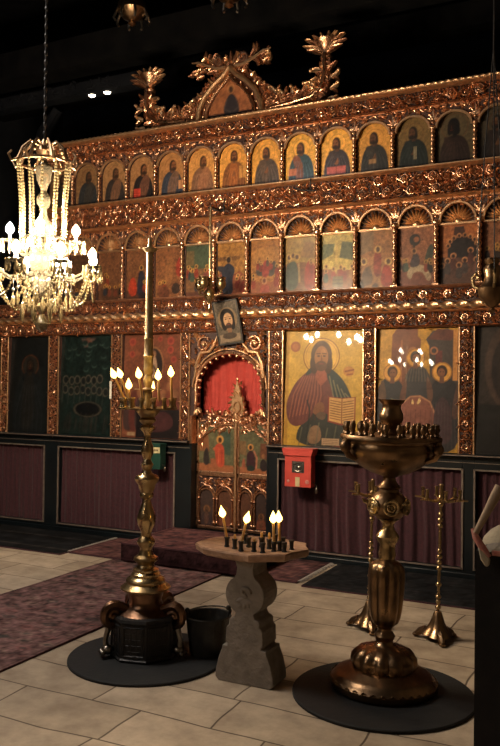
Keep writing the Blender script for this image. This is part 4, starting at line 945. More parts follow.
# ================================================================== CHANDELIER
def bead_string(mb, pts, r, step):
    P = [Vector(p) for p in pts]; L = [0]
    for a,c in zip(P[:-1],P[1:]): L.append(L[-1]+(c-a).length)
    n = max(2,int(L[-1]/step))
    for i in range(n+1):
        d = L[-1]*i/n; k = 0
        while k < len(P)-2 and L[k+1] < d: k += 1
        f = (d-L[k])/max(1e-9,L[k+1]-L[k]); q = P[k].lerp(P[k+1],f); mb.ell(q,(r,r,r*1.1),6,4)
def drop(mb, p, l, w):
    x,y,z = p; mb.lathe([(-l,.001),(-l*.86,w*.55),(-l*.62,w),(-l*.3,w*.62),(-l*.05,w*.25),(0,.001)],6,(x,y,z))
def chandelier(loc, lb):
    o = empty('crystal_chandelier', loc, lb, 'chandelier')
    Z = lambda z: z-2.40                      # local heights relative to the arm ring
    b = MB(); b.tube([(0,0,Z(3.16)),(.0,0,Z(4.2)),(0,0,ZC-loc[2])],.007,6)
    for i in range(34): b.ell((0,0,Z(3.2)+.06*i),(.012,.012,.022),6,4)
    b.build('chain', IRON, o)
    b = MB(); b.tube([(.172*math.cos(a),.172*math.sin(a),Z(3.06)) for a in [2*PI*i/32 for i in range(33)]],.011,6)
    for i in range(8):
        a = i*PI/4+.2; c,s_ = math.cos(a),math.sin(a)
        b.tube([(c*r,s_*r,Z(z)) for r,z in ((.02,3.17),(.09,3.20),(.14,3.15),(.172,3.07),(.215,3.05),(.235,3.09),(.215,3.115))],[.008,.01,.011,.012,.010,.009,.006],6)
        b.ell((c*.13,s_*.13,Z(3.13)),(.02,.02,.02),7,5)
    b.lathe([(Z(3.10),.03),(Z(3.14),.055),(Z(3.19),.03),(Z(3.22),.012)],12)
    b.build('crown', BRASSD, o)
    b = MB(); b.lathe([(Z(z),r) for z,r in ((2.12,.02),(2.16,.055),(2.22,.075),(2.30,.05),(2.34,.075),(2.40,.095),(2.47,.085),(2.52,.04),(2.56,.065),(2.64,.06),(2.70,.03),(2.75,.022),(2.79,.046),(2.83,.046),(2.87,.018),(2.91,.03),(2.95,.05),(3.03,.055),(3.06,.03),(3.10,.012))],16,lobes=8,depth=.12)
    b.build('glass_stem', CRYS, o)
    for i in range(12):
        a = 2*PI*i/12+.13; b = MB(); c,s_ = math.cos(a),math.sin(a)
        bead_string(b, [(c*.172,s_*.172,Z(3.05)),(c*.150,s_*.150,Z(2.80)),(c*.145,s_*.145,Z(2.55))], .0095, .021); b.build('bead_strand', CRYSB, o)
    b = MB(); b.tube([(.145*math.cos(a),.145*math.sin(a),Z(2.55)) for a in [2*PI*i/32 for i in range(33)]],.008,6)
    for i in range(4):
        a = i*PI/2; b.tube([(0,0,Z(2.55)),(.145*math.cos(a),.145*math.sin(a),Z(2.55))],.006,5)
    b.build('upper_ring', SILV, o)
    for i in range(20):
        a = 2*PI*i/20; b = MB(); drop(b,(.145*math.cos(a),.145*math.sin(a),Z(2.545)),.09,.014); b.build('crystal_drop', CRYSB, o)
    def arm(a, r, z0, z1, name):
        c,s_ = math.cos(a),math.sin(a); b = MB()
        b.tube([(c*q*r,s_*q*r,Z(z)) for q,z in ((.12,z0),(.35,z0-.05),(.62,z0-.055),(.88,z0-.01),(1.,z1))],[.012,.011,.010,.010,.009],6); A = b.build('arm', CRYS, o)
        x,y = c*r,s_*r
        b = MB(); b.lathe([(Z(z1),.012),(Z(z1)+.006,.04),(Z(z1)+.018,.062),(Z(z1)+.02,.058),(Z(z1)+.010,.03),(Z(z1)+.012,.014)],14,(x,y,0)); b.build('drip_cup', CRYS, A)
        b = MB(); b.lathe([(Z(z1)+.01,.011),(Z(z1)+.055,.011),(Z(z1)+.058,.008)],8,(x,y,0)); b.build('candle_tube', WHITEC, A)
        b = MB(); b.lathe([(Z(z1)+.058,.006),(Z(z1)+.068,.018),(Z(z1)+.085,.027),(Z(z1)+.108,.023),(Z(z1)+.128,.009),(Z(z1)+.137,.001)],10,(x,y,0)); b.build('bulb', BULB, A)
        b = MB()
        for i in range(8):
            w = 2*PI*i/8; drop(b,(x+.058*math.cos(w),y+.058*math.sin(w),Z(z1)+.014),.075,.012); b.ell((x+.058*math.cos(w),y+.058*math.sin(w),Z(z1)+.012),.009,6,4)
        b.build('hanging_drops', CRYSB, A)
    for i in range(8): arm(2*PI*i/8+.25, .355, 2.34, 2.345, 'arm')
    for i in range(4): arm(2*PI*i/4+.62, .215, 2.50, 2.52, 'arm')
    for i in range(8):
        a0 = 2*PI*i/8+.25; a1 = a0+2*PI/8; b = MB(); pts = []
        for q in range(9):
            t = q/8; a = a0+(a1-a0)*t; pts.append((.335*math.cos(a),.335*math.sin(a),Z(2.32)-.18*(1-(2*t-1)**2)))
        bead_string(b, pts, .0095, .022); b.build('bead_festoon', CRYSB, o)
        b = MB(); pts = []
        for q in range(9):
            t = q/8; r = .33*(1-t)+.06*t; pts.append((r*math.cos(a0),r*math.sin(a0),Z(2.33)-.20*math.sin(PI*t)-.10*t))
        bead_string(b, pts, .0085, .022); b.build('bead_festoon', CRYSB, o)
        b = MB(); drop(b,(.19*math.cos(a0+.3),.19*math.sin(a0+.3),Z(2.19)),.10,.017); b.build('crystal_drop', CRYSB, o)
        b = MB(); b.tube([(.19*math.cos(a0+.3),.19*math.sin(a0+.3),Z(2.19)),(.19*math.cos(a0+.3),.19*math.sin(a0+.3),Z(2.29))],.003,4); b.ell((.19*math.cos(a0+.3),.19*math.sin(a0+.3),Z(2.21)),.012,6,4); b.build('drop_link', SILV, o)
    b = MB(); b.lathe([(Z(1.93),.004),(Z(1.95),.035),(Z(1.985),.05),(Z(2.02),.035),(Z(2.05),.015),(Z(2.07),.03),(Z(2.10),.045),(Z(2.13),.02)],12,lobes=6,depth=.1); b.build('pendant_ball', CRYSB, o)
    for i in range(8):
        a = 2*PI*i/8; b = MB(); drop(b,(.085*math.cos(a),.085*math.sin(a),Z(2.16)),.11,.018); b.build('crystal_drop', CRYSB, o)
        b = MB(); drop(b,(.135*math.cos(a+.3),.135*math.sin(a+.3),Z(2.12)),.13,.016); b.tube([(.135*math.cos(a+.3),.135*math.sin(a+.3),Z(2.12)),(.10*math.cos(a+.3),.10*math.sin(a+.3),Z(2.31))],.003,4); b.build('crystal_drop', CRYSB, o)
    return o
ch = chandelier((.005,-2.62,2.325), 'lit crystal chandelier with beaded strands hanging before the icon screen')
ch.scale = (.96,.96,.96)
c2 = copy_tree(ch); c2.location = (.15,-5.7,2.38)
for ar_ in c2.children:
    for o in ar_.children:
        if o.name.startswith('bulb'):
            o.material_slots[0].link = 'OBJECT'; o.material_slots[0].material = BULBW
c2['label'] = 'second lit chandelier seen only as bright dots mirrored in the winged figures icon'

# ================================================================== FLOOR CARPETS AND STEP
def rug(label, x0, y0, x1, y1, z, bg, cols, border, seed, n=110, thick=.012, stripes=None, name='carpet', group='carpets before the screen', wav=.002):
    rs = random.Random(seed); w,h = x1-x0,y1-y0
    p = Paint(w,h,n,bg); a = p.a
    if stripes:
        for i in range(stripes[0]):
            t = (i+.5)/stripes[0]; p.line([(t,0),(t,a)] if stripes[2]=='y' else [(0,a*t),(1,a*t)],stripes[1],cols[i%len(cols)],.8)
    else:
        bw = .08*min(1,a)
        if border:
            for k,c in ((.02,border),(.10,border)): 
                kk = k*min(1,a)
                p.line([(kk,kk),(1-kk,kk),(1-kk,a-kk),(kk,a-kk),(kk,kk)],.012*min(1,a)+.004,c,.8)
        st = .155 if a > 1 else .15*a
        y = st*.7; row = 0
        while y < a:
            x = st*.6+(st*.5 if row%2 else 0)
            while x < 1:
                c = rs.choice(cols); r = st*.30
                p.poly([(x-r*1.3,y),(x,y+r*.8),(x+r*1.3,y),(x,y-r*.8)],c,.8); p.poly([(x-r*.6,y),(x,y+r*.4),(x+r*.6,y),(x,y-r*.4)],rs.choice(cols),.8)
                p.line([(x+r*1.4,y-r*.5),(x+r*1.9,y+r*.5)],.012,rs.choice(cols),.7); x += st
            y += st*.62; row += 1
    p.wear(.22,26)
    o = p.build(name, PAINTM, None, (0,0,thick), thick=thick, flat=True, warp=lambda x,y: wav*math.sin(9*x+1)*math.sin(7*y+seed), back=VELVET)
    o.location = (x0,y0,z); return tag(o, label, 'carpet', group)
rug('long reddish patterned runner carpet leading over the stone floor to the step', -.71,-8.2,.39,-.86,.0015,(112,84,80),[(84,60,58),(128,104,94),(58,58,54),(120,80,76),(92,70,66)],(80,58,56),4,90)
rug('black striped carpet along the screen base under the dark icons', -4.3,-.93,-1.24,-.06,.0015,(26,26,27),[(24,24,25),(62,58,54),(22,24,26),(40,40,40)],None,5,90,stripes=(8,.010,'x'))
rr = rug('dark red carpet with a white fringed end lying under the doorway step', -1.22,-.83,1.03,-.06,.004,(96,62,60),[(66,46,46),(116,84,76),(52,44,46)],(60,44,44),6,120)
def fringe(x, y0, y1, sg, parent, loc):
    b = MB(); n = 60
    for i in range(n):
        y = y0+(y1-y0)*i/n; l = .03+.02*random.random()
        b.tube([(x,y,.012),(x+sg*l*.5,y+random.uniform(-.008,.008),.016),(x+sg*l,y+random.uniform(-.012,.012),.005)],[.0035,.004,.002],4)
    o = b.build('fringe', CLOTHG, parent); o['label'] = 'white knotted fringe'; return o
fringe(.0,.02,.75,-1,rr,None); fringe(2.25,.02,.75,1,rr,None)
rug('blue-black carpet along the screen base under the winged figures icon', 1.10,-.90,3.3,-.06,.0015,(30,30,31),[(38,38,40),(24,26,28),(44,40,40)],(44,42,42),7,110)
# step in front of the doors
st = empty('carpeted_step', (0,0,.019), 'low step covered in red carpet before the holy doors', 'step')
SX0,SX1,SY0 = -.575,.64,-.90
b = MB(); b.box(SX0,SY0,.0,SX1,-.056,.145); b.box(DL+.004,-.05,0,DR-.004,.15,.145); b.build('step_block', WOODD, st, smooth=False, bev=.008)
p = Paint(SX1-SX0+.02,.855,110,(98,64,62)); a = p.a
for i in range(7):
    for j in range(5):
        x,y = .08+.14*i+(.07 if j%2 else 0),.08+.14*j; p.poly([(x-.05,y),(x,y+.035),(x+.05,y),(x,y-.035)],random.choice([(70,46,48),(124,88,78),(58,44,46)]),.8)
p.line([(.03,.03),(.97,.03),(.97,a-.03),(.03,a-.03),(.03,.03)],.015,(54,28,30)); p.wear(.2,24)
p.build('step_carpet', PAINTM, st, (SX0-.01,SY0-.012,.157), thick=.012, flat=True, back=VELVET)
p = Paint(SX1-SX0+.02,.15,90,(50,30,32)); p.wear(.25,24); p.line([(0,.02),(1,.02)],.01,(40,20,22)); p.build('carpet_front', PAINTM, st, (SX0-.01,SY0-.002,.004), thick=.004, warp=lambda x,z:.008+.006*math.sin(17*x)*(1-z*5), back=VELVET)

# ================================================================== TALL BRASS CANDLESTICK
def mat_disc(x,y,r,lb):
    b = MB(); b.lathe([(0,r),(.012,r),(.016,r-.004),(.016,.0)][:3],64); o = b.build('floor_disc', MAT); o.location = (x,y,.001)
    return tag(o,lb,'floor mat','round dark discs under the candle stands')
mat_disc(.945,-2.775,.44,'round dark floor disc under the tall brass candlestick')
mat_disc(2.285,-2.655,.455,'round dark floor disc under the broad brass font')
LX,LY = .914,-2.75
cs = empty('tall_candlestick', (LX,LY,.018), 'tall turned brass church candlestick with a candle tray, on the round dark disc', 'candlestick')
dz = -.018
def zz(L): return [(z+dz,)+tuple(r) for z,*r in L]
b = MB(); ph = R(22.5)-.55
b.lathe([(0,.200),(.012,.205),(.02,.195),(.20,.192),(.215,.200),(.23,.195),(.235,.17)],8,ph=ph); ped = b.build('octagonal_pedestal', IRON, cs, smooth=False)
b = MB()
for i in range(8):
    a = ph+2*PI*(i+.5)/8; c,s_ = math.cos(a),math.sin(a); rr_ = .192*math.cos(PI/8)+.002
    for q in (-1,1): b.tube([(c*rr_-s_*q*.058,s_*rr_+c*q*.058,.035),(c*rr_-s_*q*.058,s_*rr_+c*q*.058,.19)],.005,4)
    for z in (.035,.19): b.tube([(c*rr_+s_*.058,s_*rr_-c*.058,z),(c*rr_-s_*.058,s_*rr_+c*.058,z)],.005,4)
    for k in range(4): b.tube([(c*rr_+s_*(.05-.033*k),s_*rr_-c*(.05-.033*k),.04),(c*rr_+s_*(.05-.033*k),s_*rr_-c*(.05-.033*k),.185)],.002,4)
    for k in range(4): b.tube([(c*rr_+s_*.05,s_*rr_-c*.05,.06+.033*k),(c*rr_-s_*.05,s_*rr_+c*.05,.06+.033*k)],.002,4)
b.build('lattice', IRON, ped)
b = MB(); b.lathe(zz([(.23,.165),(.25,.162),(.262,.145),(.275,.118),(.295,.10),(.325,.092),(.36,.102),(.372,.10)]),28); b.build('copper_bowl', COPPER, cs)
for i in range(4):
    a = math.atan2(.448,.894)+R((-22,-158,58,122)[i]); c,s_ = math.cos(a),math.sin(a)
    b = MB()
    sp = [(.115+.0,.225),(.15,.255),(.19,.27)]
    pts = [(.185+.058*(1-.72*q/22)*math.cos(1.9-2*PI*1.3*q/22), .222+.066*(1-.72*q/22)*math.sin(1.9-2*PI*1.3*q/22)) for q in range(23)]
    b.tube([(c*r,s_*r,z) for r,z in [(.10,.255)]+pts],[.024]+[.030*(1-.45*q/22) for q in range(23)],8)
    b.ell((c*.185,s_*.185,.222),(.022,.022,.022),8,5)
    V = b.build('scroll_handle', COPPER, cs)
    b = MB(); b.ell((c*.215,s_*.215,.045),(.035,.035,.028),10,6)
    for q in (-.6,0,.6): b.ell((c*.245-s_*q*.035,s_*.245+c*q*.035,.03),(.016,.016,.016),8,5)
    b.tube([(c*.21,s_*.21,.165),(c*.226,s_*.226,.10),(c*.22,s_*.22,.05)],[.018,.014,.02],7)
    b.build('paw_foot', SILV, cs)
sh = [(.372,.10),(.378,.118),(.385,.140),(.395,.143),(.405,.128),(.42,.108),(.435,.112),(.447,.104),(.458,.082),(.47,.084),(.482,.070),(.495,.074),(.505,.052),(.52,.046),(.535,.056),(.548,.071),(.562,.068),(.575,.045),(.60,.036),(.615,.035),(.635,.048),(.65,.053),(.663,.048),(.68,.031),(.70,.030),(.72,.036),(.75,.050),(.785,.055),(.82,.046),(.86,.029),(.89,.023),(.905,.040),(.92,.041),(.93,.036),(.955,.046),(.975,.050),(.995,.066),(1.01,.070),(1.025,.062),(1.04,.030),(1.056,.023),(1.07,.030),(1.09,.036),(1.105,.026),(1.12,.021),(1.14,.030),(1.165,.036),(1.19,.034),(1.22,.022),(1.25,.019),(1.27,.024),(1.295,.044),(1.305,.044),(1.315,.026),(1.335,.046),(1.345,.050),(1.355,.038),(1.375,.055),(1.39,.068),(1.402,.07),(1.405,.02)]
b = MB(); b.lathe(zz(sh),28); b.build('turned_shaft', BRASS, cs)
b = MB(); b.lathe(zz([(1.402,.06),(1.404,.166),(1.408,.171),(1.414,.171),(1.416,.165),(1.412,.06)]),40); tray = b.build('candle_tray', BRASS, cs)
b = MB(); b.lathe(zz([(1.41,.03),(1.43,.033),(1.45,.028),(1.49,.024),(1.508,.022),(1.513,.03),(1.517,.077),(1.521,.077),(1.523,.03),(1.53,.018),(1.55,.024),(1.575,.030),(1.60,.020),(1.615,.027),(1.64,.027),(1.65,.0255),(1.70,.0265),(1.71,.032),(1.72,.026),(1.80,.024),(1.81,.028),(1.82,.0235),(2.03,.021),(2.20,.0185),(2.29,.018),(2.305,.02),(2.318,.040),(2.325,.044),(2.329,.042),(2.332,.016),(2.35,.012),(2.385,.011),(2.39,.006)]),20); b.build('upper_stem', GILT, cs)
sock_a = []
for i in range(14):
    a = 2*PI*i/14+.12; x,y = .148*math.cos(a),.148*math.sin(a); sock_a.append((x,y))
    b = MB(); b.lathe(zz([(1.414,.013),(1.42,.017),(1.43,.012),(1.455,.012),(1.465,.017),(1.47,.015)]),10,(x,y,0)); b.build('socket', BRASS, cs)
# beeswax candles
def candle_proto(h, r, lit=True, soot=False):
    o = bpy.data.objects.new('lit_candle' if lit else 'candle_stub', None); COL.objects.link(o); o.empty_display_size=.05
    b = MB(); b.lathe([(0,r),(h*.5,r*.97),(h-.004,r*.9),(h,r*.5)],9); b.build('wax_stick', WAX, o)
    b = MB(); b.tube([(0,0,h-.002),(.001,0,h+.007)],.0012,4); b.build('wick', IRON, o)
    if lit:
        b = MB(); b.lathe([(h+.001,.002),(h+.008,.012),(h+.018,.0185),(h+.030,.0175),(h+.044,.011),(h+.058,.004),(h+.066,.0006)],12); b.build('flame', FLAME, o)
    return o
FR = Vector((-.448,.894,0)); RT = Vector((.894,.448,0))   # away from / across the viewer's line
def put_candle(base, h, lean, fwd, lb, grp, r=.0075, lit=True):
    o = candle_proto(h, r, lit); o.location = base
    d = (RT*math.tan(R(lean))+FR*math.tan(R(fwd))+Vector((0,0,1))).normalized()
    o.rotation_euler = d.to_track_quat('Z','Y').to_euler(); tag(o, lb, 'candle', grp); return o
zt = 1.455
def on_tray(rx, fz): # offsets across / away in metres
    v = RT*rx+FR*fz; return (LX+v.x, LY+v.y, zt)
gT = 'lit candles on the tall candlestick'
put_candle(on_tray(-0.125,-.05),0.135,-24,0,'outermost lit candle on the tray, leaning far out over the dark green icon',gT)
put_candle(on_tray(-0.118,.06),0.135,-20,0,'leaning lit candle on the tray, crossing just behind the outermost one',gT)
put_candle(on_tray(-.090,-.11),.062,-3,0,'shortest upright lit candle on the brass tray',gT)
put_candle(on_tray(-0.011,-.145),0.125,-9,0,'lit candle on the tray leaning beside the brass stem',gT)
put_candle(on_tray(0.079,-.13),0.115,-3,0,'upright lit candle on the tray just right of the brass stem',gT)
put_candle(on_tray(0.142,-.07),0.135,-2,0,'tallest upright lit candle at the tray\'s doorway side',gT)
put_candle(on_tray(-.045+.03,.145),.05,14,0,'half-burnt stub with a tiny flame behind the brass stem',gT)
# bucket
bk = empty('bucket', (1.232,-2.585,.018), 'dark metal bucket standing on the disc beside the candlestick', 'bucket')
b = MB(); b.lathe([(0,.095),(.01,.10),(.10,.113),(.205,.127),(.215,.133),(.222,.131),(.218,.125),(.20,.121),(.03,.095),(.028,.02)],28); b.build('pail', BUCK, bk)
for sg in (-1,1):
    b = MB(); v = RT*sg*.118+FR*.03*sg; b.tube([(v.x,v.y,.20),(v.x*1.06,v.y*1.06,.235),(v.x*.98,v.y*.98,.252)],.011,7); b.ell((v.x*.98,v.y*.98,.25),.016,8,5); b.build('handle_lug', BUCK, bk)
b = MB(); q = []
for i in range(15):
    t = PI*i/14; v = RT*.122*math.cos(t)+FR*(.03*math.cos(t)+.115*math.sin(t)); q.append((v.x,v.y,.235+.0*math.sin(t)))
b.tube(q,.004,5); b.build('bail_handle', BUCK, bk)

# ================================================================== STONE CANDLE TABLE
tb = empty('stone_table', (1.61,-2.79,0), 'stone candle table with an irregular slab on a carved baluster block', 'table')
pf = [(-.150,.0),(-.168,.02),(-.165,.06),(-.15,.12),(-.128,.175),(-.128,.19),(-.100,.19),(-.098,.203),(-.108,.208),(-.104,.285),(-.088,.30),(-.088,.325),(-.078,.335),(-.06,.342),(-.052,.362)]
lobe = [(.0-.112*math.cos(t)*1.0,.462+.105*math.sin(t)) for t in [(-1.05)+i*(2.05)/10 for i in range(11)]]
up = [(-.050,.565),(-.046,.60),(-.055,.63),(-.075,.645)]
left = pf+lobe+up
outl = left+[(-x*1.0,z) for x,z in left[::-1]]
b = MB(); b.prism(outl, -.085, .085)
b.build('pedestal', STONE, tb, smooth=False, bev=.008)
b = MB(); b.tube([(.005+.03*math.cos(t)*(1-.12*t),-.088,.475+.03*math.sin(t)*(1-.12*t)) for t in [i*.45 for i in range(13)]],[.012]*13,6)
for q in range(5): b.leaf(lambda s,t,h:(s,-.085-h,t),(.0,.44),-PI*(q+.5)/5,.05,.03,.008,0)
b.build('scroll_carving', STONE, tb)
slab = [(-.345,.06),(-.335,-.02),(-.24,-.105),(-.10,-.135),(.02,-.150),(.06,-.165),(.15,-.115),(.225,-.075),(.235,-.02),(.275,.12),(.225,.20),(.20,.27),(.0,.31),(-.20,.30),(-.33,.19)]
slab = [(x+.0,y) for x,y in slab]
ns = len(slab); b = MB(); vs = []
for z,k in ((.648,.93),(.656,.985),(.682,1.0),(.690,.985)):
    vs += [(x*k,.07+(y-.07)*k,z+.004*math.sin(9*x+5*y)) for x,y in slab]
fs = [(i*ns+j,i*ns+(j+1)%ns,(i+1)*ns+(j+1)%ns,(i+1)*ns+j) for i in range(3) for j in range(ns)]
fs += [tuple(range(ns))[::-1],tuple(3*ns+j for j in range(ns))]
b.add(vs,fs); b.build('slab', STONET, tb, smooth=False)
spots = [(-.135,-.03,1),(-.075,-.055,0),(-.02,-.09,1),(.045,-.07,0),(.10,-.08,0),(.135,-.02,1),(.155,.01,1),(.19,-.01,0),(-.03,.02,0),(.03,.05,0),(.085,.03,0),(.0,.13,0),(-.09,.10,0),(.13,.11,0),(.06,.16,0),(.20,.06,0)]
for x,y,l in spots:
    b = MB(); b.lathe([(.688,.012),(.692,.016),(.70,.011),(.728,.012),(.738,.016),(.742,.014)],10,(x,y,0)); b.build('iron_socket', IRON, tb)
gS = 'lit candles on the stone table'
TX,TY = 1.61,-2.79
put_candle((TX-.135,TY-.03,.73),.115,-11,0,'lit candle leaning outward at the stone table\'s bucket end',gS)
put_candle((TX-.02,TY-.09,.73),.105,13,0,'lit candle leaning inward at the middle of the stone slab',gS)
put_candle((TX+.135,TY-.02,.73),.105,-2,0,'front candle of the close upright pair on the stone slab',gS)
put_candle((TX+.155,TY+.01,.73),.105,-3,0,'rear candle of the close upright pair on the stone slab',gS)
for i,(x,y,h) in enumerate([(-.075,-.055,.035),(.045,-.07,.03),(.03,.05,.04),(.085,.03,.045)]):
    o = put_candle((TX+x,TY+y,.73),h,0,0,['burnt-out candle stub between the two leaning candles','burnt-out stub near the slab\'s front edge, mid table','unlit stub behind the middle of the slab','unlit stub just left of the upright candle pair'][i],'burnt-out stubs on the stone table',lit=False)

# ================================================================== BROAD BRASS FONT
RX,RY = 2.265,-2.585
ft = empty('brass_font', (RX,RY,.018), 'broad tarnished brass font with a bowl and candle rim, on the round dark disc', 'candle stand')
b = MB(); b.lathe(zz([(.018,.262),(.03,.272),(.055,.272),(.065,.262),(.072,.255),(.085,.245),(.095,.225),(.105,.20),(.115,.185),(.12,.17)]),40); b.build('base_flange', BRASSD, ft)
b = MB()
for i in range(36):
    a = 2*PI*i/36; b.leaf(lambda s,t,h,a=a:((.268+h*.6)*math.cos(a)-s*math.sin(a),(.268+h*.6)*math.sin(a)+s*math.cos(a),.02+t),(0,.002),PI/2,.028,.042,.010,0)
b.build('leaf_border', BRASSD, ft)
b = MB(); b.lathe([(z+dz,r,w) for z,r,w in ((.118,.16,.3),(.13,.168,1),(.15,.172,1),(.175,.168,1),(.20,.145,1),(.215,.11,.7),(.225,.075,.3),(.235,.05,0),(.25,.042,0),(.262,.048,0),(.275,.054,0),(.29,.045,0),(.305,.036,0),(.318,.038,0),(.33,.05,0))],64,lobes=12,depth=.13); b.build('gadrooned_foot', BRASSD, ft)
b = MB(); b.lathe([(z+dz,r,w) for z,r,w in ((.33,.05,.2),(.345,.068,.6),(.37,.078,1),(.42,.087,1),(.50,.093,1),(.57,.096,1),(.61,.094,1),(.635,.085,1),(.65,.066,.6),(.658,.045,.2),(.668,.042,0))],64,lobes=8,depth=.12); b.build('lobed_column', BRASSD, ft)
b = MB(); b.lathe(zz([(.668,.040),(.69,.046),(.72,.040),(.745,.042),(.76,.053),(.782,.060),(.80,.050),(.82,.032),(.845,.030),(.862,.042),(.872,.060)]),24); b.build('upper_shaft', BRASS, ft)
b = MB(); b.lathe(zz([(.868,.05),(.885,.072),(.91,.090),(.94,.098),(.97,.092),(1.0,.070),(1.012,.052),(1.022,.050),(1.034,.060),(1.045,.050),(1.065,.034),(1.085,.030),(1.10,.05)]),28); glo = b.build('globe', BRASSD, ft)
for i in range(6):
    a = R(-62)+i*PI/3; c,s_ = math.cos(a),math.sin(a); b = MB()
    for rr_,t in ((.036,.008),(.018,.007)): b.tube([(c*.098-s_*rr_*math.cos(w),s_*.098+c*rr_*math.cos(w),.922+rr_*math.sin(w)) for w in [2*PI*q/16 for q in range(17)]],t,6)
    b.ell((c*.10,s_*.10,.922),(.011,.011,.011),7,5); b.build('rosette', BRASS, glo)
    if i % 2 == 0:
        a2 = a+PI/6; c,s_ = math.cos(a2),math.sin(a2); b = MB(); b.tube([(c*.09,s_*.09,.93),(c*.125,s_*.125,.94),(c*.135,s_*.135,.955)],[.014,.010,.005],6); b.build('lug', BRASS, glo)
b = MB(); b.lathe(zz([(1.085,.03),(1.095,.055),(1.11,.10),(1.14,.155),(1.17,.192),(1.195,.212),(1.215,.224),(1.235,.228),(1.25,.224),(1.262,.22),(1.27,.225),(1.275,.23)]),48); bw = b.build('bowl', BRASSD, ft)
b = MB(); b.lathe(zz([(1.272,.21),(1.274,.252),(1.280,.259),(1.292,.259),(1.30,.254),(1.302,.10),(1.300,.03)]),48); b.build('rim_plate', BRASSD, ft)
for i in range(3):
    a = R(-62)+.95+i*2*PI/3; c,s_ = math.cos(a),math.sin(a); b = MB()
    b.tube([(c*r,s_*r,z) for r,z in ((.20,1.16),(.245,1.18),(.268,1.22),(.26,1.255),(.24,1.25))],[.012,.016,.02,.022,.012],8); b.ell((c*.262,s_*.262,1.225),(.03,.03,.034),9,6); b.build('lion_mask', BRASSD, bw)
b = MB(); b.lathe(zz([(1.30,.05),(1.312,.056),(1.322,.042),(1.335,.030),(1.345,.036),(1.36,.052),(1.385,.062),(1.41,.060),(1.43,.050),(1.445,.046),(1.46,.050),(1.475,.064),(1.483,.068),(1.478,.06),(1.45,.040),(1.40,.04)]),28); b.build('centre_vase', BRASSD, ft)
for i in range(22):
    a = 2*PI*i/22; x,y = .232*math.cos(a),.232*math.sin(a); b = MB()
    b.lathe(zz([(1.30,.012),(1.306,.016),(1.315,.009),(1.33,.015),(1.342,.017),(1.35,.012),(1.358,.013),(1.362,.010)]),9,(x,y,0)); b.build('candle_cup', BRASSD, ft)
for i in range(10):
    a = 2*PI*i/10+.2; x,y = .16*math.cos(a),.16*math.sin(a); b = MB()
    b.lathe(zz([(1.30,.011),(1.306,.015),(1.315,.009),(1.33,.014),(1.345,.015),(1.36,.010)]),9,(x,y,0)); b.build('candle_cup', BRASSD, ft)
ft.rotation_euler = (Vector((RT.x*math.tan(R(1.3)),RT.y*math.tan(R(1.3)),1))).to_track_quat('Z','Y').to_euler()

# ================================================================== SLIM CANDELABRA
def slim(loc, lb, lean, rz):
    o = empty('slim_candelabrum', loc, lb, 'candelabrum', 'slim brass candelabra before the screen')
    b = MB(); b.lathe([(.035,.105,1),(.05,.092,1),(.07,.070,1),(.10,.05,.7),(.14,.034,.3),(.165,.026,0),(.178,.018,0)],36,lobes=3,depth=.25); b.build('tripod_base', BRASSD, o)
    for i in range(3):
        a = 2*PI*i/3+PI/3; c,s_ = math.cos(a),math.sin(a); b = MB(); b.tube([(c*.07,s_*.07,.05),(c*.11,s_*.11,.035),(c*.135,s_*.135,.014)],[.028,.022,.014],8); b.ell((c*.135,s_*.135,.014),(.022,.022,.014),9,5); b.build('foot', BRASSD, o)
    pr = [(.17,.012)]
    for z,r in ((.20,.019),(.235,.015),(.265,.019),(.34,.019),(.40,.0),(.44,.018),(.475,.018),(.51,.020),(.545,.016),(.62,.0),(.70,.019),(.735,.019),(.77,.017),(.83,.018)):
        if r: pr += [(z-.014,.0085),(z-.008,r*.85),(z,r),(z+.008,r*.85),(z+.014,.0085)]
        else: pr += [(z,.0095)]
    pr += [(.86,.010),(.875,.016),(.885,.012)]
    b = MB(); b.lathe(pr,12); b.build('beaded_stem', BRASS, o)
    for i in range(6):
        a = 2*PI*i/6; c,s_ = math.cos(a),math.sin(a); b = MB()
        b.tube([(0,0,.86),(c*.05,s_*.05,.848),(c*.10,s_*.10,.862),(c*.165,s_*.165,.866)],[.008,.007,.007,.005],6); ar = b.build('arm', BRASS, o)
        b = MB(); b.lathe([(.862,.006),(.868,.017),(.874,.010),(.885,.010),(.918,.011),(.925,.014),(.928,.011)],9,(c*.115,s_*.115,0)); b.build('candle_cup', BRASS, ar)
    b = MB(); b.lathe([(.88,.010),(.90,.013),(.94,.011),(.95,.015),(.955,.012)],9); b.build('centre_cup', BRASS, o)
    o.rotation_euler = (Vector((RT.x*math.tan(R(lean)),RT.y*math.tan(R(lean)),1))).to_track_quat('Z','Y').to_euler()
    return o
slim((2.325,-1.666,.0), 'slim beaded brass candelabrum standing in the open by the lectern', 1.2, 0)
slim((1.885,-1.655,.0), 'slim beaded brass candelabrum half hidden behind the broad font', 1.2, 0)

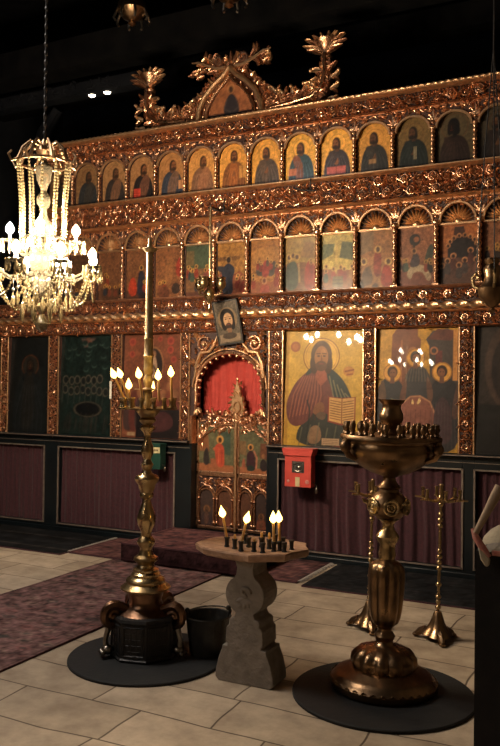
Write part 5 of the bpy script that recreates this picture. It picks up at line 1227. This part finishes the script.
# ================================================================== BLACK LECTERN AT THE EDGE
le = empty('draped_lectern', (2.885,-3.45,0), 'black cloth-covered lectern standing at the picture\'s edge', 'lectern')
b = MB(); vs = []; n = 28
def ring(z, k):
    out = []
    for s0,e0 in (((0,0),(.55,0)),((.55,0),(.55,.5)),((.55,.5),(0,.5)),((0,.5),(0,0))):
        for i in range(12):
            t = i/12; x = s0[0]+(e0[0]-s0[0])*t; y = s0[1]+(e0[1]-s0[1])*t
            w = .008*k*math.sin(i*2.6+x*9); nx,ny = (0,-1) if s0[1]==0==e0[1] else ((1,0) if s0[0]==.55==e0[0] else ((0,1) if s0[1]==.5 else (-1,0)))
            out.append((x+nx*(w+.012*k),y+ny*(w+.012*k),z))
    return out
rings = [(0.004,1.2),(.3,1.0),(.6,.7),(.90,.3),(.93,0)]
for z,k in rings: vs += ring(z,k)
m_ = 48; fs = [(i*m_+j,i*m_+(j+1)%m_,(i+1)*m_+(j+1)%m_,(i+1)*m_+j) for i in range(len(rings)-1) for j in range(m_)]
fs += [tuple(range(m_))[::-1],tuple((len(rings)-1)*m_+j for j in range(m_))]
b.add(vs,fs); b.build('black_drape', CLOTHD, le)
# cream cloth with pink trim
cl = empty('trimmed_cloth', (2.9,-3.45,.931), 'cream cloth with a pink edge lying bunched on the black lectern', 'cloth')
b = MB(); vs = []; nu,nv = 16,12
for j in range(nv+1):
    for i in range(nu+1):
        u,v = i/nu,j/nv; x = .005+.40*u; y = -.012+.34*v
        z = .135*math.sin(PI*min(1,.05+u*1.0))**.6*(1-.25*v)*(.35+.65*min(1,v*5)) + .006*math.sin(14*u+3*v)
        vs.append((x,y,z))
fs = [(j*(nu+1)+i,j*(nu+1)+i+1,(j+1)*(nu+1)+i+1,(j+1)*(nu+1)+i) for j in range(nv) for i in range(nu)]
mb = MB(); mb.add(vs,fs); mb.m = [0 if (k % nu) < 5 else 1 for k in range(len(fs))]; N0=len(vs)
mb.add([(x,y,-.0+.0005) for x,y,z in vs],[q[::-1] for q in fs],1)
mb.build('folded_body', [CLOTHC,CLOTHG], cl, sharp=180)
b = MB(); b.tube([(-.022,-.02,.085),(-.010,-.026,.055),(.018,-.03,.015),(.04,-.03,-.015)],[.008,.013,.014,.010],8); b.tube([(.05,-.022,.0),(.2,-.022,.002),(.42,-.022,.004)],.010,8); b.build('pink_edge', CLOTHP, cl)
b = MB(); b.prism([(.0,.02),(.02,.01),(.045,-.02),(.042,-.045),(.03,-.052),(.01,-.025)], -.042, -.026); b.build('hanging_corner', CLOTHC, cl, bev=.006)
ro = empty('rolled_cloth', (2.912,-3.475,1.003), 'tan rolled cloth leaning up from the pink-edged cloth', 'cloth')
b = MB(); v0 = Vector((-.02,-.012,.0)); v1 = Vector((.062,.03,.175)); b.tube([v0.lerp(v1,t) for t in (0,.2,.5,.8,1.)],[.011,.013,.016,.020,.021],10); b.build('roll', TAN, ro)

# ================================================================== CAMERA, LIGHT, VIEW
yaw,pit,rol = .46468,.01521,.01103
F = Vector((-math.sin(yaw)*math.cos(pit), math.cos(yaw)*math.cos(pit), math.sin(pit)))
Rv = Vector((math.cos(yaw), math.sin(yaw), 0)); U = Rv.cross(F)
R2 = Rv*math.cos(rol)+U*math.sin(rol); U2 = -Rv*math.sin(rol)+U*math.cos(rol)
cam = bpy.data.cameras.new('camera'); cam.sensor_width = 36; cam.sensor_fit = 'AUTO'; cam.lens = 787.92*36/746
co = bpy.data.objects.new('camera', cam); COL.objects.link(co)
mtx = Matrix.Identity(4)
for i in range(3): mtx[i][0] = R2[i]; mtx[i][1] = U2[i]; mtx[i][2] = -F[i]
mtx[0][3],mtx[1][3],mtx[2][3] = 3.45877,-6.52631,1.55
co.matrix_world = mtx
sc = bpy.context.scene; sc.camera = co
def point(name, loc, watts, col, rad):
    l = bpy.data.lights.new(name,'POINT'); l.energy = watts; l.color = col; l.shadow_soft_size = rad
    o = bpy.data.objects.new(name,l); COL.objects.link(o); o.location = loc; return o
def area(name, loc, target, watts, col, sx, sy):
    l = bpy.data.lights.new(name,'AREA'); l.shape = 'RECTANGLE'; l.size = sx; l.size_y = sy; l.energy = watts; l.color = col
    o = bpy.data.objects.new(name,l); COL.objects.link(o); o.location = loc
    o.rotation_euler = (Vector(target)-Vector(loc)).to_track_quat('-Z','Y').to_euler(); return o
area('overhead_fill', (-1.5,-3.6,6.15), (-.25,-3.0,0), 48, (1.,.90,.80), 1.2, 1.6).data.spread = R(82)  # added overhead fill under a closed ceiling, brightens the floor
area('rear_fill', (-2.6,-8.7,5.2), (-.8,-1.,1.0), 30, (.92,.94,1.), 1.2, 1.4)  # added cool fill high behind the camera, no opening in the wall
w = bpy.data.worlds.new('dark'); sc.world = w; w.use_nodes = True
w.node_tree.nodes['Background'].inputs[0].default_value = (.02,.03,.05,1); w.node_tree.nodes['Background'].inputs[1].default_value = .2
sc.view_settings.view_transform = 'Standard'; sc.view_settings.look = 'None'; sc.view_settings.gamma = 1; sc.view_settings.use_curve_mapping = False
sc.view_settings.exposure = 0.0
sc.cycles.caustics_reflective = False; sc.cycles.caustics_refractive = False
sc.cycles.sample_clamp_indirect = 3.0; sc.cycles.max_bounces = 8
